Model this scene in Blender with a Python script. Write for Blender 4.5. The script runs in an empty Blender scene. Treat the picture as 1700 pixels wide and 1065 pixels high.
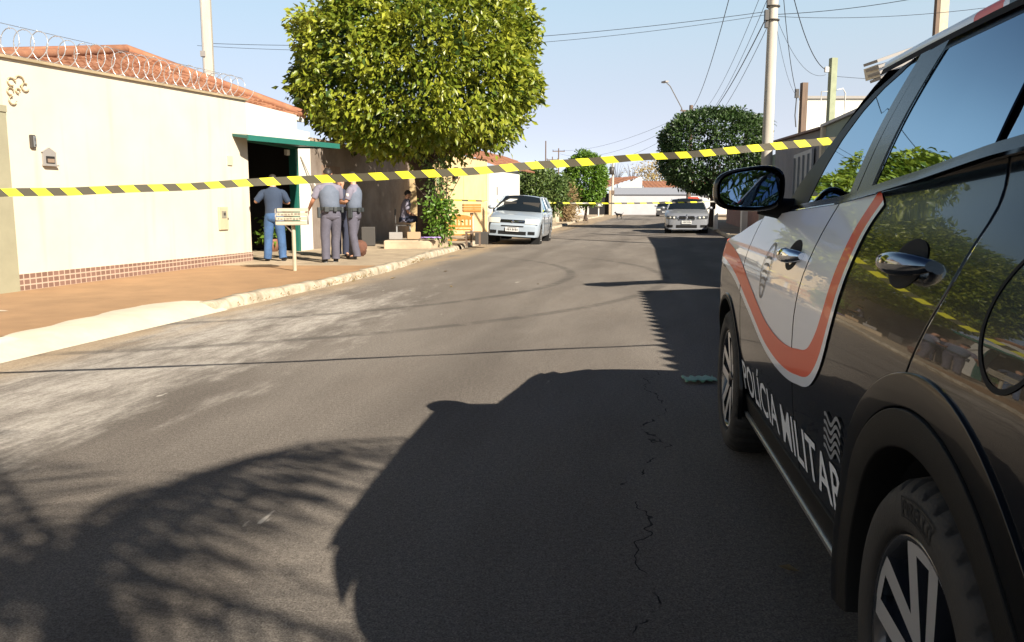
import bpy, math, random
import numpy as np
from mathutils import Vector, Matrix
random.seed(7); rng = np.random.default_rng(7)
SC = bpy.context.scene; COL = SC.collection
R = math.radians
# ---------------------------------------------------------------- camera, sky, sun, exposure
CAM_H = 1.21; PITCH = R(8.0); FPX = 1380.0
cam = bpy.data.cameras.new("camera"); camo = bpy.data.objects.new("camera", cam); COL.objects.link(camo)
camo.location = (0, 0, CAM_H); camo.rotation_euler = (R(90) - PITCH, 0, 0)
cam.sensor_width = 36; cam.lens = 36 * FPX / 1700; cam.clip_start = 0.05; cam.clip_end = 3000
SC.camera = camo
SUN_EL = R(32); SUN_AZ = math.atan2(.63, -.78)
sdir = Vector((math.sin(SUN_AZ) * math.cos(SUN_EL), math.cos(SUN_AZ) * math.cos(SUN_EL), math.sin(SUN_EL)))
W = bpy.data.worlds.new("World"); SC.world = W; W.use_nodes = True
wn = W.node_tree.nodes; wl = W.node_tree.links
sky = wn.new('ShaderNodeTexSky'); sky.sky_type = 'NISHITA'; sky.sun_disc = False
sky.sun_elevation = SUN_EL; sky.sun_rotation = SUN_AZ; sky.air_density = 0.35; sky.dust_density = 0.05; sky.ozone_density = 3.0
# pale dry-season haze low in the sky, added to the sky texture (in the sky's own units)
wtc = wn.new('ShaderNodeTexCoord'); wsep = wn.new('ShaderNodeSeparateXYZ'); wl.new(wtc.outputs['Generated'], wsep.inputs[0])
wcr = wn.new('ShaderNodeValToRGB'); wcr.color_ramp.interpolation = 'B_SPLINE'
for k_, (p_, c_) in enumerate(((0.0, (.50, .30, .06)), (.12, (.47, .43, .30)), (.25, (.41, .56, .56)), (.36, (.20, .28, .30)), (.50, (0, 0, 0)))):
    e_ = wcr.color_ramp.elements[k_] if k_ < 2 else wcr.color_ramp.elements.new(p_)
    e_.position = p_; e_.color = (*c_, 1)
wl.new(wsep.outputs[2], wcr.inputs[0])
wsc = wn.new('ShaderNodeVectorMath'); wsc.operation = 'SCALE'; wsc.inputs['Scale'].default_value = 10.0; wl.new(wcr.outputs[0], wsc.inputs[0])
wcol = wn.new('ShaderNodeMix'); wcol.data_type = 'RGBA'; wcol.blend_type = 'ADD'; wcol.inputs['Factor'].default_value = 1.0
wl.new(sky.outputs[0], wcol.inputs['A']); wl.new(wsc.outputs[0], wcol.inputs['B'])
wl.new(wcol.outputs['Result'], wn['Background'].inputs[0]); wn['Background'].inputs[1].default_value = 0.05
sl = bpy.data.lights.new("sun", 'SUN'); sl.energy = 5.0; sl.angle = R(0.5); sl.color = (1.0, 0.91, 0.78)
so = bpy.data.objects.new("sun", sl); COL.objects.link(so); so.rotation_euler = sdir.to_track_quat('Z', 'Y').to_euler()
SC.view_settings.view_transform = 'Standard'; SC.view_settings.look = 'None'
SC.view_settings.exposure = 1.15; SC.view_settings.gamma = 1
SC.cycles.max_bounces = 6

# ---------------------------------------------------------------- helpers
def mat(name, col, rough=.6, metal=0., var=.0, scale=6., bump=0., bscale=40., spec=.5, coat=0., dark=None, stretch=None, var2=0., scale2=1.):
    m = bpy.data.materials.new(name); m.use_nodes = True
    nt = m.node_tree; b = nt.nodes['Principled BSDF']
    b.inputs['Base Color'].default_value = (*col, 1); b.inputs['Roughness'].default_value = rough
    b.inputs['Metallic'].default_value = metal; b.inputs['Specular IOR Level'].default_value = spec
    b.inputs['Coat Weight'].default_value = coat; b.inputs['Coat Roughness'].default_value = .02
    tc = nt.nodes.new('ShaderNodeTexCoord'); src = tc.outputs['Object']
    if stretch:
        mp = nt.nodes.new('ShaderNodeMapping'); mp.inputs['Scale'].default_value = stretch
        nt.links.new(src, mp.inputs['Vector']); src = mp.outputs[0]
    last = None
    def noise(sc, det=6):
        n = nt.nodes.new('ShaderNodeTexNoise'); n.inputs['Scale'].default_value = sc; n.inputs['Detail'].default_value = det
        n.inputs['Roughness'].default_value = .65; nt.links.new(src, n.inputs['Vector']); return n
    if var:
        n = noise(scale); cr = nt.nodes.new('ShaderNodeValToRGB')
        d = dark or tuple(c * (1 - var) for c in col)
        cr.color_ramp.elements[0].position = .32; cr.color_ramp.elements[1].position = .68
        cr.color_ramp.elements[0].color = (*d, 1); cr.color_ramp.elements[1].color = (*col, 1)
        nt.links.new(n.outputs['Fac'], cr.inputs[0]); last = cr.outputs[0]
        if var2:
            n2 = noise(scale2, 3); mr = nt.nodes.new('ShaderNodeMapRange')
            mr.inputs['From Min'].default_value = .3; mr.inputs['From Max'].default_value = .7
            mr.inputs['To Min'].default_value = 1 - var2; mr.inputs['To Max'].default_value = 1.05
            nt.links.new(n2.outputs['Fac'], mr.inputs[0])
            mx = nt.nodes.new('ShaderNodeMix'); mx.data_type = 'RGBA'; mx.blend_type = 'MULTIPLY'; mx.inputs['Factor'].default_value = 1
            nt.links.new(last, mx.inputs['A']); nt.links.new(mr.outputs[0], mx.inputs['B']); last = mx.outputs['Result']
        nt.links.new(last, b.inputs['Base Color'])
    if bump:
        n = noise(bscale, 5); bp = nt.nodes.new('ShaderNodeBump'); bp.inputs['Strength'].default_value = bump; bp.inputs['Distance'].default_value = .02
        nt.links.new(n.outputs['Fac'], bp.inputs['Height']); nt.links.new(bp.outputs[0], b.inputs['Normal'])
    return m

class MB:
    def __init__(s): s.v = []; s.f = []; s.mi = []; s.sm = []
    def add(s, vs, fs, mi=0, smooth=False):
        o = len(s.v); s.v += [tuple(v) for v in vs]
        for f in fs: s.f.append(tuple(i + o for i in f)); s.mi.append(mi); s.sm.append(smooth)
        return s
    def box(s, c, size, rz=0, mi=0, rot=None):
        hx, hy, hz = size[0] / 2, size[1] / 2, size[2] / 2
        M = rot if rot is not None else Matrix.Rotation(rz, 3, 'Z')
        vs = [Vector(c) + M @ Vector((x, y, z)) for x in (-hx, hx) for y in (-hy, hy) for z in (-hz, hz)]
        return s.add(vs, [(0, 1, 3, 2), (4, 6, 7, 5), (0, 4, 5, 1), (2, 3, 7, 6), (0, 2, 6, 4), (1, 5, 7, 3)], mi)
    def bar(s, a, b, w, h, mi=0, up=(0, 0, 1)):
        a, b = Vector(a), Vector(b); d = (b - a); L = d.length; d.normalize()
        u = Vector(up)
        if abs(d.dot(u)) > .99: u = Vector((0, 1, 0))
        x = d.cross(u).normalized(); z = x.cross(d).normalized()
        return s.box((a + b) / 2, (w, L, h), mi=mi, rot=Matrix((x, d, z)).transposed())
    def tube(s, pts, rad, n=8, mi=0, cap=True, smooth=True):
        pts = [Vector(p) for p in pts]; N = len(pts)
        rad = rad if hasattr(rad, '__len__') else [rad] * N
        vs = []; fs = []
        for i, p in enumerate(pts):
            d = (pts[min(i + 1, N - 1)] - pts[max(i - 1, 0)]).normalized()
            u = Vector((0, 0, 1)) if abs(d.z) < .95 else Vector((0, 1, 0))
            x = d.cross(u).normalized(); y = x.cross(d)
            for k in range(n):
                a = 2 * math.pi * k / n; vs.append(p + (x * math.cos(a) + y * math.sin(a)) * rad[i])
        for i in range(N - 1):
            for k in range(n):
                fs.append((i * n + k, i * n + (k + 1) % n, (i + 1) * n + (k + 1) % n, (i + 1) * n + k))
        s.add(vs, fs, mi, smooth)
        if cap: s.add(vs[:n], [tuple(range(n))], mi); s.add(vs[-n:], [tuple(range(n - 1, -1, -1))], mi)
        return s
    def grid(s, rows, mi=0, smooth=True, flip=False):
        n = len(rows[0]); vs = [v for r in rows for v in r]; fs = []
        for i in range(len(rows) - 1):
            for k in range(n - 1):
                q = (i * n + k, i * n + k + 1, (i + 1) * n + k + 1, (i + 1) * n + k); fs.append(q[::-1] if flip else q)
        return s.add(vs, fs, mi, smooth)
    def lathe(s, prof, c=(0, 0, 0), axis='Z', n=24, mi=0, smooth=True, a0=0, a1=2 * math.pi):
        rows = []
        full = abs(a1 - a0 - 2 * math.pi) < 1e-6
        for (r, h) in prof:
            row = []
            for k in range(n + 1):
                a = a0 + (a1 - a0) * k / n; x, y = r * math.cos(a), r * math.sin(a)
                p = (x, y, h) if axis == 'Z' else ((x, h, y) if axis == 'Y' else (h, x, y))
                row.append(Vector(p) + Vector(c))
            rows.append(row)
        return s.grid(rows, mi, smooth)
    def ell(s, c, r, n=12, m=8, mi=0, rot=None):
        rows = []
        for i in range(m + 1):
            t = math.pi * i / m; row = []
            for k in range(n + 1):
                a = 2 * math.pi * k / n
                p = Vector((r[0] * math.sin(t) * math.cos(a), r[1] * math.sin(t) * math.sin(a), r[2] * math.cos(t)))
                row.append((rot @ p if rot else p) + Vector(c))
            rows.append(row)
        return s.grid(rows, mi, True)
    def prism(s, poly, z0, z1, mi=0):
        n = len(poly); vs = [(p[0], p[1], z0) for p in poly] + [(p[0], p[1], z1) for p in poly]
        return s.add(vs, [tuple(range(n - 1, -1, -1)), tuple(range(n, 2 * n))] + [(i, (i + 1) % n, n + (i + 1) % n, n + i) for i in range(n)], mi)
    def poly(s, pts, mi=0): return s.add(pts, [tuple(range(len(pts)))], mi)
    def xf(s, M):
        s.v = [tuple(M @ Vector(v)) for v in s.v]; return s
    def build(s, name, mats, parent=None, solid=0., bevel=0.):
        me = bpy.data.meshes.new(name); me.from_pydata(s.v, [], s.f)
        for m in (mats if isinstance(mats, (list, tuple)) else [mats]): me.materials.append(m)
        me.polygons.foreach_set('material_index', s.mi); me.polygons.foreach_set('use_smooth', s.sm); me.update()
        o = bpy.data.objects.new(name, me); COL.objects.link(o)
        if parent is not None: o.parent = parent
        if solid:
            md = o.modifiers.new('s', 'SOLIDIFY'); md.thickness = solid; md.offset = -1
        if bevel:
            md = o.modifiers.new('b', 'BEVEL'); md.width = bevel; md.segments = 2; md.limit_method = 'ANGLE'
        return o

def tag(o, label, cat, group=None, kind=None):
    o['label'] = label; o['category'] = cat
    if group: o['group'] = group
    if kind: o['kind'] = kind
    return o
def struct(o): o['kind'] = 'structure'; return o
def thing(name, label, cat, loc=(0, 0, 0), rz=0, group=None):
    o = bpy.data.objects.new(name, None); COL.objects.link(o); o.location = loc; o.rotation_euler = (0, 0, rz); o.empty_display_size = .2
    return tag(o, label, cat, group)
def copy_tree(o, parent=None):
    c = o.copy(); COL.objects.link(c)
    if parent is not None: c.parent = parent
    for ch in list(o.children): copy_tree(ch, c)
    return c
def text_mesh(txt, bold=0.0, res=3):
    cu = bpy.data.curves.new('lettering', 'FONT'); cu.body = txt; cu.offset = bold; cu.resolution_u = res; cu.align_x = 'LEFT'
    o = bpy.data.objects.new('lettering', cu); COL.objects.link(o)
    dg = bpy.context.evaluated_depsgraph_get(); dg.update()
    me = o.evaluated_get(dg).to_mesh()
    v = np.array([tuple(p.co) for p in me.vertices]); f = [tuple(p.vertices) for p in me.polygons]
    o.evaluated_get(dg).to_mesh_clear(); bpy.data.objects.remove(o); bpy.data.curves.remove(cu)
    v[:, 0] -= v[:, 0].min(); v[:, 1] -= v[:, 1].min()
    return v[:, :2] / np.array([v[:, 0].max(), v[:, 1].max()]), f
def skin(name, verts, edges, radii, m, parent=None, sub=1, mats=None):
    me = bpy.data.meshes.new(name); me.from_pydata(verts, edges, [])
    o = bpy.data.objects.new(name, me); COL.objects.link(o)
    o.modifiers.new('k', 'SKIN'); o.modifiers['k'].use_smooth_shade = True
    sv = me.skin_vertices[0].data
    for i, r in enumerate(radii): sv[i].radius = r if hasattr(r, '__len__') else (r, r)
    sv[0].use_root = True
    ss = o.modifiers.new('u', 'SUBSURF'); ss.levels = sub; ss.render_levels = sub
    dg = bpy.context.evaluated_depsgraph_get(); dg.update()
    nm = bpy.data.meshes.new_from_object(o.evaluated_get(dg)); nm.name = name
    bpy.data.objects.remove(o); bpy.data.meshes.remove(me)
    nm.materials.clear(); nm.materials.append(m)
    o = bpy.data.objects.new(name, nm); COL.objects.link(o)
    if parent is not None: o.parent = parent
    return o
def ip(x, xs, ys): return float(np.interp(x, xs, ys))
def pc(xs, ys):
    "smooth (monotone-ish cubic) interpolation through knots"
    xs = np.array(xs, float); ys = np.array(ys, float); d = np.gradient(ys, xs)
    def f(x):
        if x <= xs[0]: return float(ys[0] + d[0] * (x - xs[0]))
        if x >= xs[-1]: return float(ys[-1] + d[-1] * (x - xs[-1]))
        i = int(np.searchsorted(xs, x) - 1); h = xs[i + 1] - xs[i]; t = (x - xs[i]) / h
        return float((2*t**3-3*t*t+1)*ys[i] + (t**3-2*t*t+t)*h*d[i] + (-2*t**3+3*t*t)*ys[i+1] + (t**3-t*t)*h*d[i+1])
    return f

# ---------------------------------------------------------------- materials
M = {}
M['concrete'] = mat('concrete', (.47, .37, .25), .9, var=.35, scale=3, bump=.3, bscale=60, var2=.2, scale2=.8)
M['kerb'] = mat('old_whitewashed_kerb', (.54, .47, .36), .9, var=.6, scale=5, bump=.5, bscale=30, dark=(.22, .18, .12))
M['white_cement'] = mat('pale_cement', (.60, .53, .41), .85, var=.18, scale=3, bump=.2, bscale=50)
M['terracotta'] = mat('red_cement_paving', (.37, .22, .108), .85, var=.22, scale=2.2, bump=.15, bscale=90, var2=.15, scale2=.6)
M['dirt'] = mat('dry_dirt', (.36, .25, .15), .95, var=.35, scale=2, bump=.4, bscale=20)
M['cream'] = mat('cream_plaster', (.64, .565, .44), .85, var=.10, scale=1.2, bump=.08, bscale=160, var2=.06, scale2=.5)
def streaks(m, dark, lo=.56, hi=.74, amt=.38):
    nt = m.node_tree; b = nt.nodes['Principled BSDF']; src = b.inputs['Base Color'].links[0].from_socket
    tc = nt.nodes.new('ShaderNodeTexCoord'); mp = nt.nodes.new('ShaderNodeMapping'); mp.inputs['Scale'].default_value = (2.4, 2.4, .22); nt.links.new(tc.outputs['Object'], mp.inputs[0])
    n = nt.nodes.new('ShaderNodeTexNoise'); n.inputs['Scale'].default_value = 1.6; n.inputs['Detail'].default_value = 7; nt.links.new(mp.outputs[0], n.inputs['Vector'])
    r = nt.nodes.new('ShaderNodeMapRange'); r.inputs[1].default_value = lo; r.inputs[2].default_value = hi; r.inputs[4].default_value = amt; nt.links.new(n.outputs['Fac'], r.inputs[0])
    mx = nt.nodes.new('ShaderNodeMix'); mx.data_type = 'RGBA'; mx.inputs['B'].default_value = (*dark, 1); nt.links.new(src, mx.inputs['A']); nt.links.new(r.outputs[0], mx.inputs['Factor']); nt.links.new(mx.outputs['Result'], b.inputs['Base Color'])
streaks(M['cream'], (.40, .34, .24))
M['beige'] = mat('beige_paint', (.31, .29, .195), .7, var=.14, scale=3)
M['white'] = mat('white_plaster', (.66, .635, .58), .85, var=.1, scale=2, bump=.1, bscale=90)
M['yellowwall'] = mat('yellow_plaster', (.68, .50, .26), .85, var=.22, scale=1.6, bump=.1, bscale=60)
M['shadewall'] = mat('shade_toned_old_plaster', (.30, .25, .21), .9, var=.42, scale=1.1, bump=.25, bscale=40, dark=(.17, .13, .10), var2=.2, scale2=.5)  # old plaster toned dark so its colour carries the big tree's shade
M['greywall'] = mat('grey_plaster', (.20, .20, .22), .85, var=.2, scale=2, bump=.1, bscale=60)
M['greenwall'] = mat('grey_green_plaster', (.23, .29, .26), .85, var=.15, scale=2)
M['pinkwall'] = mat('brick_red_wall', (.36, .19, .14), .9, var=.3, scale=2)
M['palewall'] = mat('pale_grey_wall', (.40, .40, .415), .85, var=.12, scale=1)
M['roof'] = mat('clay_roof_tile', (.36, .17, .09), .85, var=.55, scale=5, bump=.2, bscale=40, dark=(.25, .10, .055), var2=.25, scale2=.7)
M['dark'] = mat('black_interior', (.012, .011, .011), .9)
M['green'] = mat('green_painted_steel', (.013, .12, .09), .45, var=.15, scale=6)
M['pole'] = mat('pole_concrete', (.52, .47, .39), .85, var=.25, scale=1.5, bump=.15, bscale=50, stretch=(4, 4, .6))
M['wood'] = mat('weathered_wood', (.17, .115, .08), .8, var=.4, scale=4, stretch=(6, 6, .5))
M['greenwood'] = mat('green_painted_post', (.30, .33, .21), .8, var=.25, scale=4)
M['wire'] = mat('black_cable', (.02, .02, .022), .6)
M['steel'] = mat('galvanised_steel', (.55, .55, .54), .4, metal=.9)
M['razor'] = mat('razor_wire_steel', (.74, .74, .72), .35, metal=.7)
M['greyplastic'] = mat('grey_plastic', (.28, .26, .24), .5, var=.1)
M['darkplastic'] = mat('dark_plastic', (.05, .045, .04), .5)
M['bark'] = mat('bark', (.075, .05, .035), .95, var=.5, scale=6, bump=.8, bscale=14, stretch=(3, 3, .6))
M['orangewood'] = mat('varnished_wood', (.52, .23, .05), .4, var=.35, scale=6, stretch=(8, 8, 1))
M['creamwood'] = mat('cream_painted_wood', (.45, .40, .29), .7, var=.25, scale=8)
M['yellow'] = mat('yellow_tape', (.88, .82, .04), .45)
M['tapeblack'] = mat('black_tape', (.085, .075, .05), .4)
def leafmat(name, c1, c2, rough=.4, trans=.3):
    m = bpy.data.materials.new(name); m.use_nodes = True; nt = m.node_tree; b = nt.nodes['Principled BSDF']
    g = nt.nodes.new('ShaderNodeNewGeometry'); cr = nt.nodes.new('ShaderNodeValToRGB')
    cr.color_ramp.elements[0].color = (*c1, 1); cr.color_ramp.elements[1].color = (*c2, 1)
    tc = nt.nodes.new('ShaderNodeTexCoord'); nz = nt.nodes.new('ShaderNodeTexNoise'); nz.inputs['Scale'].default_value = 1.5; nz.inputs['Detail'].default_value = 2; nt.links.new(tc.outputs['Object'], nz.inputs['Vector'])
    m1 = nt.nodes.new('ShaderNodeMapRange'); m1.inputs['From Min'].default_value = .34; m1.inputs['From Max'].default_value = .66; m1.inputs['To Min'].default_value = -.12; m1.inputs['To Max'].default_value = .5; nt.links.new(nz.outputs['Fac'], m1.inputs[0])
    m2 = nt.nodes.new('ShaderNodeMath'); m2.operation = 'MULTIPLY_ADD'; m2.inputs[1].default_value = .62; m2.use_clamp = True; nt.links.new(g.outputs['Random Per Island'], m2.inputs[0]); nt.links.new(m1.outputs[0], m2.inputs[2]); nt.links.new(m2.outputs[0], cr.inputs[0]); nt.links.new(cr.outputs[0], b.inputs['Base Color'])
    b.inputs['Roughness'].default_value = rough
    t = nt.nodes.new('ShaderNodeBsdfTranslucent'); mx = nt.nodes.new('ShaderNodeMixShader'); mx.inputs[0].default_value = trans
    nt.links.new(cr.outputs[0], t.inputs[0]); nt.links.new(b.outputs[0], mx.inputs[1]); nt.links.new(t.outputs[0], mx.inputs[2])
    nt.links.new(mx.outputs[0], nt.nodes['Material Output'].inputs[0]); return m
M['leafmain'] = leafmat('broad_green_leaf', (.082, .140, .013), (.36, .375, .036), .38, .30)
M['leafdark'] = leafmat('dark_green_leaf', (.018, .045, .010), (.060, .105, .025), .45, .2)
M['leafbright'] = leafmat('bright_green_leaf', (.065, .15, .015), (.16, .27, .03), .45, .3)
M['leafolive'] = leafmat('olive_leaf', (.05, .10, .02), (.14, .19, .05), .5, .25)
M['leafdry'] = leafmat('dry_leaf', (.20, .13, .06), (.34, .25, .12), .7, .25)
M['leafyellow'] = leafmat('yellow_dry_leaf', (.30, .22, .08), (.45, .34, .12), .7, .3)

# ---------------------------------------------------------------- ground, road, kerbs, pavements
KL = [(-6.35, -7), (-4.95, .6), (-3.97, 6.3), (-3.40, 9.2), (-2.65, 12.6), (-2.22, 15.0), (-1.90, 18.4), (-1.30, 23.3), (.10, 31), (1.69, 39), (3.1, 47.9), (5.4, 64), (9.0, 83), (9.9, 90)]
KR = [(1.25, -7), (2.6, .6), (3.56, 6.3), (4.1, 9.2), (4.7, 12.6), (5.12, 15), (5.72, 18.4), (6.58, 23.3), (7.95, 31), (9.4, 39), (11.0, 47.9), (13.9, 64), (17.3, 83), (18.6, 90)]
def kl(y): return ip(y, [p[1] for p in KL], [p[0] for p in KL])
def kr(y): return ip(y, [p[1] for p in KR], [p[0] for p in KR])
struct(MB().poly([(-600, -200, -.12), (600, -200, -.12), (600, 1500, -.12), (-600, 1500, -.12)]).build('ground', M['dirt']))
def road_mat():
    m = bpy.data.materials.new('worn_asphalt'); m.use_nodes = True; nt = m.node_tree; N = nt.nodes; L = nt.links; b = N['Principled BSDF']
    tc = N.new('ShaderNodeTexCoord'); P = tc.outputs['Object']
    def nz(sc, det=6, vec=P, ro=.6):
        n = N.new('ShaderNodeTexNoise'); n.inputs['Scale'].default_value = sc; n.inputs['Detail'].default_value = det; n.inputs['Roughness'].default_value = ro
        L.new(vec, n.inputs['Vector']); return n.outputs['Fac']
    def mth(op, a, bb=None, c=None, cl=False):
        n = N.new('ShaderNodeMath'); n.operation = op; n.use_clamp = cl
        for i, x in enumerate((a, bb, c)):
            if x is None: continue
            if isinstance(x, (int, float)): n.inputs[i].default_value = x
            else: L.new(x, n.inputs[i])
        return n.outputs[0]
    def mr(x, a, b2, c=0., d=1., smooth=True):
        n = N.new('ShaderNodeMapRange'); n.interpolation_type = 'SMOOTHSTEP' if smooth else 'LINEAR'
        for i, v in zip((1, 2, 3, 4), (a, b2, c, d)): n.inputs[i].default_value = v
        L.new(x, n.inputs[0]); return n.outputs[0]
    def mix(f, A, B, bl='MIX'):
        n = N.new('ShaderNodeMix'); n.data_type = 'RGBA'; n.blend_type = bl
        for k, v in (('Factor', f), ('A', A), ('B', B)):
            if isinstance(v, (int, float)): n.inputs[k].default_value = v
            elif isinstance(v, tuple): n.inputs[k].default_value = (*v, 1)
            else: L.new(v, n.inputs[k])
        return n.outputs['Result']
    sx = N.new('ShaderNodeSeparateXYZ'); L.new(P, sx.inputs[0]); x, y = sx.outputs[0], sx.outputs[1]
    c = mth('SUBTRACT', mth('MULTIPLY', x, .983), mth('MULTIPLY', y, .182))       # across the road
    s = mth('ADD', mth('MULTIPLY', x, .182), mth('MULTIPLY', y, .983))           # along the road
    cs = N.new('ShaderNodeCombineXYZ'); L.new(c, cs.inputs[0]); L.new(mth('MULTIPLY', s, .28), cs.inputs[1])
    ca = cs.outputs[0]
    fine = nz(140, 3, ro=.8); med = nz(9, 5); big = nz(.9, 4, ca); streak = nz(2.2, 5, ca)
    col = mix(mr(big, .35, .65), (.182, .159, .136), (.244, .216, .185))
    col = mix(mr(streak, .45, .7, 0, .5), col, (.20, .172, .145))
    col = mix(mr(fine, .3, .7), mix(1.0, col, (.48, .48, .48), 'MULTIPLY'), mix(1.0, col, (1.38, 1.38, 1.38), 'MULTIPLY'))
    v = N.new('ShaderNodeTexVoronoi'); v.inputs['Scale'].default_value = 70; L.new(P, v.inputs['Vector'])
    col = mix(mth('MULTIPLY', mr(v.outputs['Distance'], .20, .07), mr(nz(24, 3), .42, .64)), col, (.38, .35, .31))
    v2 = N.new('ShaderNodeTexVoronoi'); v2.inputs['Scale'].default_value = 38; L.new(P, v2.inputs['Vector'])
    col = mix(mth('MULTIPLY', mr(v2.outputs['Distance'], .22, .10), mr(nz(11, 3), .5, .62, 0, .55)), col, (.06, .054, .05))
    # wheel tracks a little darker and smoother
    for c0 in (-3.1, -1.5, .6):
        col = mix(mr(mth('ABSOLUTE', mth('ADD', mth('SUBTRACT', c, c0), mth('MULTIPLY', mth('SUBTRACT', big, .5), .9))), .32, .06, 0, .28), col, (.095, .083, .072))
    # pale dusty cement wash near the left kerb
    wash = mth('MULTIPLY', mr(c, -2.1, -3.7), mth('MULTIPLY', mr(s, 14.5, 8.0), mr(s, 0., 2.2)))
    n1 = nz(3.2, 9, ca, .72)
    wm = mth('MULTIPLY', mr(mth('ADD', n1, mth('MULTIPLY', wash, .32)), .62, .92), mr(nz(16, 8, ca, .75), .32, .58, .35, 1.))
    col = mix(mth('MULTIPLY', wm, mr(wash, 0, .2)), col, (.47, .43, .375))
    gut = mth('MULTIPLY', mr(c, -4.25, -4.9), mr(nz(2.0, 6, ca), .3, .55))
    col = mix(mth('MULTIPLY', gut, .8), col, (.40, .30, .19))
    col = mix(mr(nz(46, 4, ro=.8), .34, .66), mix(1.0, col, (.78, .78, .78), 'MULTIPLY'), mix(1.0, col, (1.16, 1.16, 1.16), 'MULTIPLY'))
    rr_ = mth('SQRT', mth('ADD', mth('POWER', mth('ADD', x, 6.0), 2), mth('POWER', mth('SUBTRACT', y, 15.0), 2)))    # curved tyre marks
    for R_ in (8.62, 7.05):
        col = mix(mth('MULTIPLY', mr(mth('ABSOLUTE', mth('SUBTRACT', rr_, R_)), .13, .03), mth('MULTIPLY', mr(s, 20, 17, 0, .55), mr(nz(3, 5), .3, .55))), col, (.075, .068, .062))
    # small pale paint or mortar splashes
    n3 = nz(5.5, 4, ca, .5); col = mix(mth('MULTIPLY', mr(n3, .73, .76), mr(c, .2, -1.5)), col, (.50, .46, .40))
    pat = mth('MULTIPLY', mr(mth('ABSOLUTE', mth('SUBTRACT', s, 10.0)), 1.3, .7), mr(mth('ABSOLUTE', mth('ADD', c, 1.0)), 1.3, .8))
    col = mix(mth('MULTIPLY', pat, mr(nz(14, 6), .45, .7, 0, .55)), col, (.25, .215, .175))
    # cracks
    wob = mth('MULTIPLY', mth('SUBTRACT', nz(1.6, 4, P, .6), .5), .6)
    for c0, s0, s1 in ((-.07, 1.6, 6.8),):
        d = mth('ABSOLUTE', mth('ADD', mth('SUBTRACT', c, c0), wob))
        col = mix(mth('MULTIPLY', mth('MULTIPLY', mr(d, .006, .002), mr(nz(5, 3), .45, .56)), mth('MULTIPLY', mr(s, s1, s1 - .6), mr(s, s0 - .4, s0))), col, (.022, .020, .018))
    L.new(col, b.inputs['Base Color']); b.inputs['Roughness'].default_value = .86
    b.inputs['Specular IOR Level'].default_value = .12
    bp = N.new('ShaderNodeBump'); bp.inputs['Strength'].default_value = .8; bp.inputs['Distance'].default_value = .014
    L.new(mth('ADD', nz(75, 5, ro=.85), mth('MULTIPLY', med, .6)), bp.inputs['Height']); L.new(bp.outputs[0], b.inputs['Normal'])
    return m
M['road'] = road_mat()
ys = list(np.arange(-7, 30, 1.0)) + list(np.arange(30, 90.1, 3))
mb = MB(); mb.grid([[Vector((kl(y) * (1 - t) + kr(y) * t, y, 0)) for t in np.linspace(0, 1, 9)] for y in ys], smooth=False, flip=True)
mb.add([(-40, 90, 0), (80, 90, 0), (80, 97.2, 0), (-40, 97.2, 0)], [(0, 1, 2, 3)])
mb.add([(kl(-7), -7, 0), (kl(-7) - 11, -60, 0), (kr(-7) - 9, -60, 0), (kr(-7), -7, 0)], [(0, 1, 2, 3)])
struct(mb.build('road', M['road']))
def strip(y0, y1, off0, off1, z, step=.5, side='L', zz=None):
    yy = list(np.arange(y0, y1, step)) + [y1]; k = kl if side == 'L' else kr; sg = -1 if side == 'L' else 1
    rows = [[Vector((k(y) + sg * (off0 + (off1 - off0) * t), y, z if zz is None else zz(t))) for t in (0, .34, .67, 1)] for y in yy]
    return rows
PV = .10   # pavement height
def wob(y, a, b): return .035 * math.sin(y * a) + .03 * math.sin(y * b + 1)
mb = MB(); mb.grid(strip(-7, 15.2, .16, 3.6, PV), flip=False, smooth=False); struct(mb.build('red_pavement', M['terracotta']))
mb = MB(); mb.grid(strip(15.2, 29, .16, 4.2, PV), smooth=False); mb.grid(strip(29, 90, .16, 4.2, PV, 2), smooth=False); struct(mb.build('left_pavement', M['concrete']))
mb = MB(); mb.grid(strip(-7, 90, .16, 2.6, PV, 2, 'R'), smooth=False, flip=True); struct(mb.build('right_pavement', M['concrete']))
def kerb_run(y0, y1, side='L', ht=PV + .012, step=.35, w=.17):
    k = kl if side == 'L' else kr; sg = -1 if side == 'L' else 1; rows = []; yy = []
    for q in range(int(y0) - 1, int(y1) + 2):   # one cast kerb stone a metre, a narrow joint between two
        for f_ in (.0, .012, .03, .35, .65, .97, .988):
            if y0 <= q + f_ <= y1: yy.append(q + f_)
    for y in yy:
        st_ = math.floor(y + .006); jt = .035 if (y - math.floor(y) < .006 or y - math.floor(y) > .995) else 0
        j = .020 * math.sin(st_ * 12.9) + .02 * math.sin(st_ * 3.1 + y * 2) - jt; h = ht + .014 * math.sin(st_ * 7.7) + .006 * math.sin(y * 9) - jt
        rows.append([Vector((k(y) + sg * o + j * e, y, z)) for o, z, e in ((0, -.02, 1), (.012, h * .55, .8), (.03, h - .015, .6), (.06, h, .3), (w, h, 0), (w + .02, PV - .02, 0))])
    return rows
mb = MB(); mb.grid(kerb_run(-7, 6.05)); ka_ = kerb_run(9.12, 22.6); mb.grid(ka_); mb.poly(ka_[0]); mb.poly(kerb_run(-7, 6.05)[-1]); mb.grid(kerb_run(22.6, 90, step=1.5)); struct(mb.build('left_kerb', M['kerb']))
mb = MB(); mb.grid(kerb_run(-7, 90, 'R', step=1.5), flip=True); struct(mb.build('right_kerb', M['kerb']))
rows = []
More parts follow.
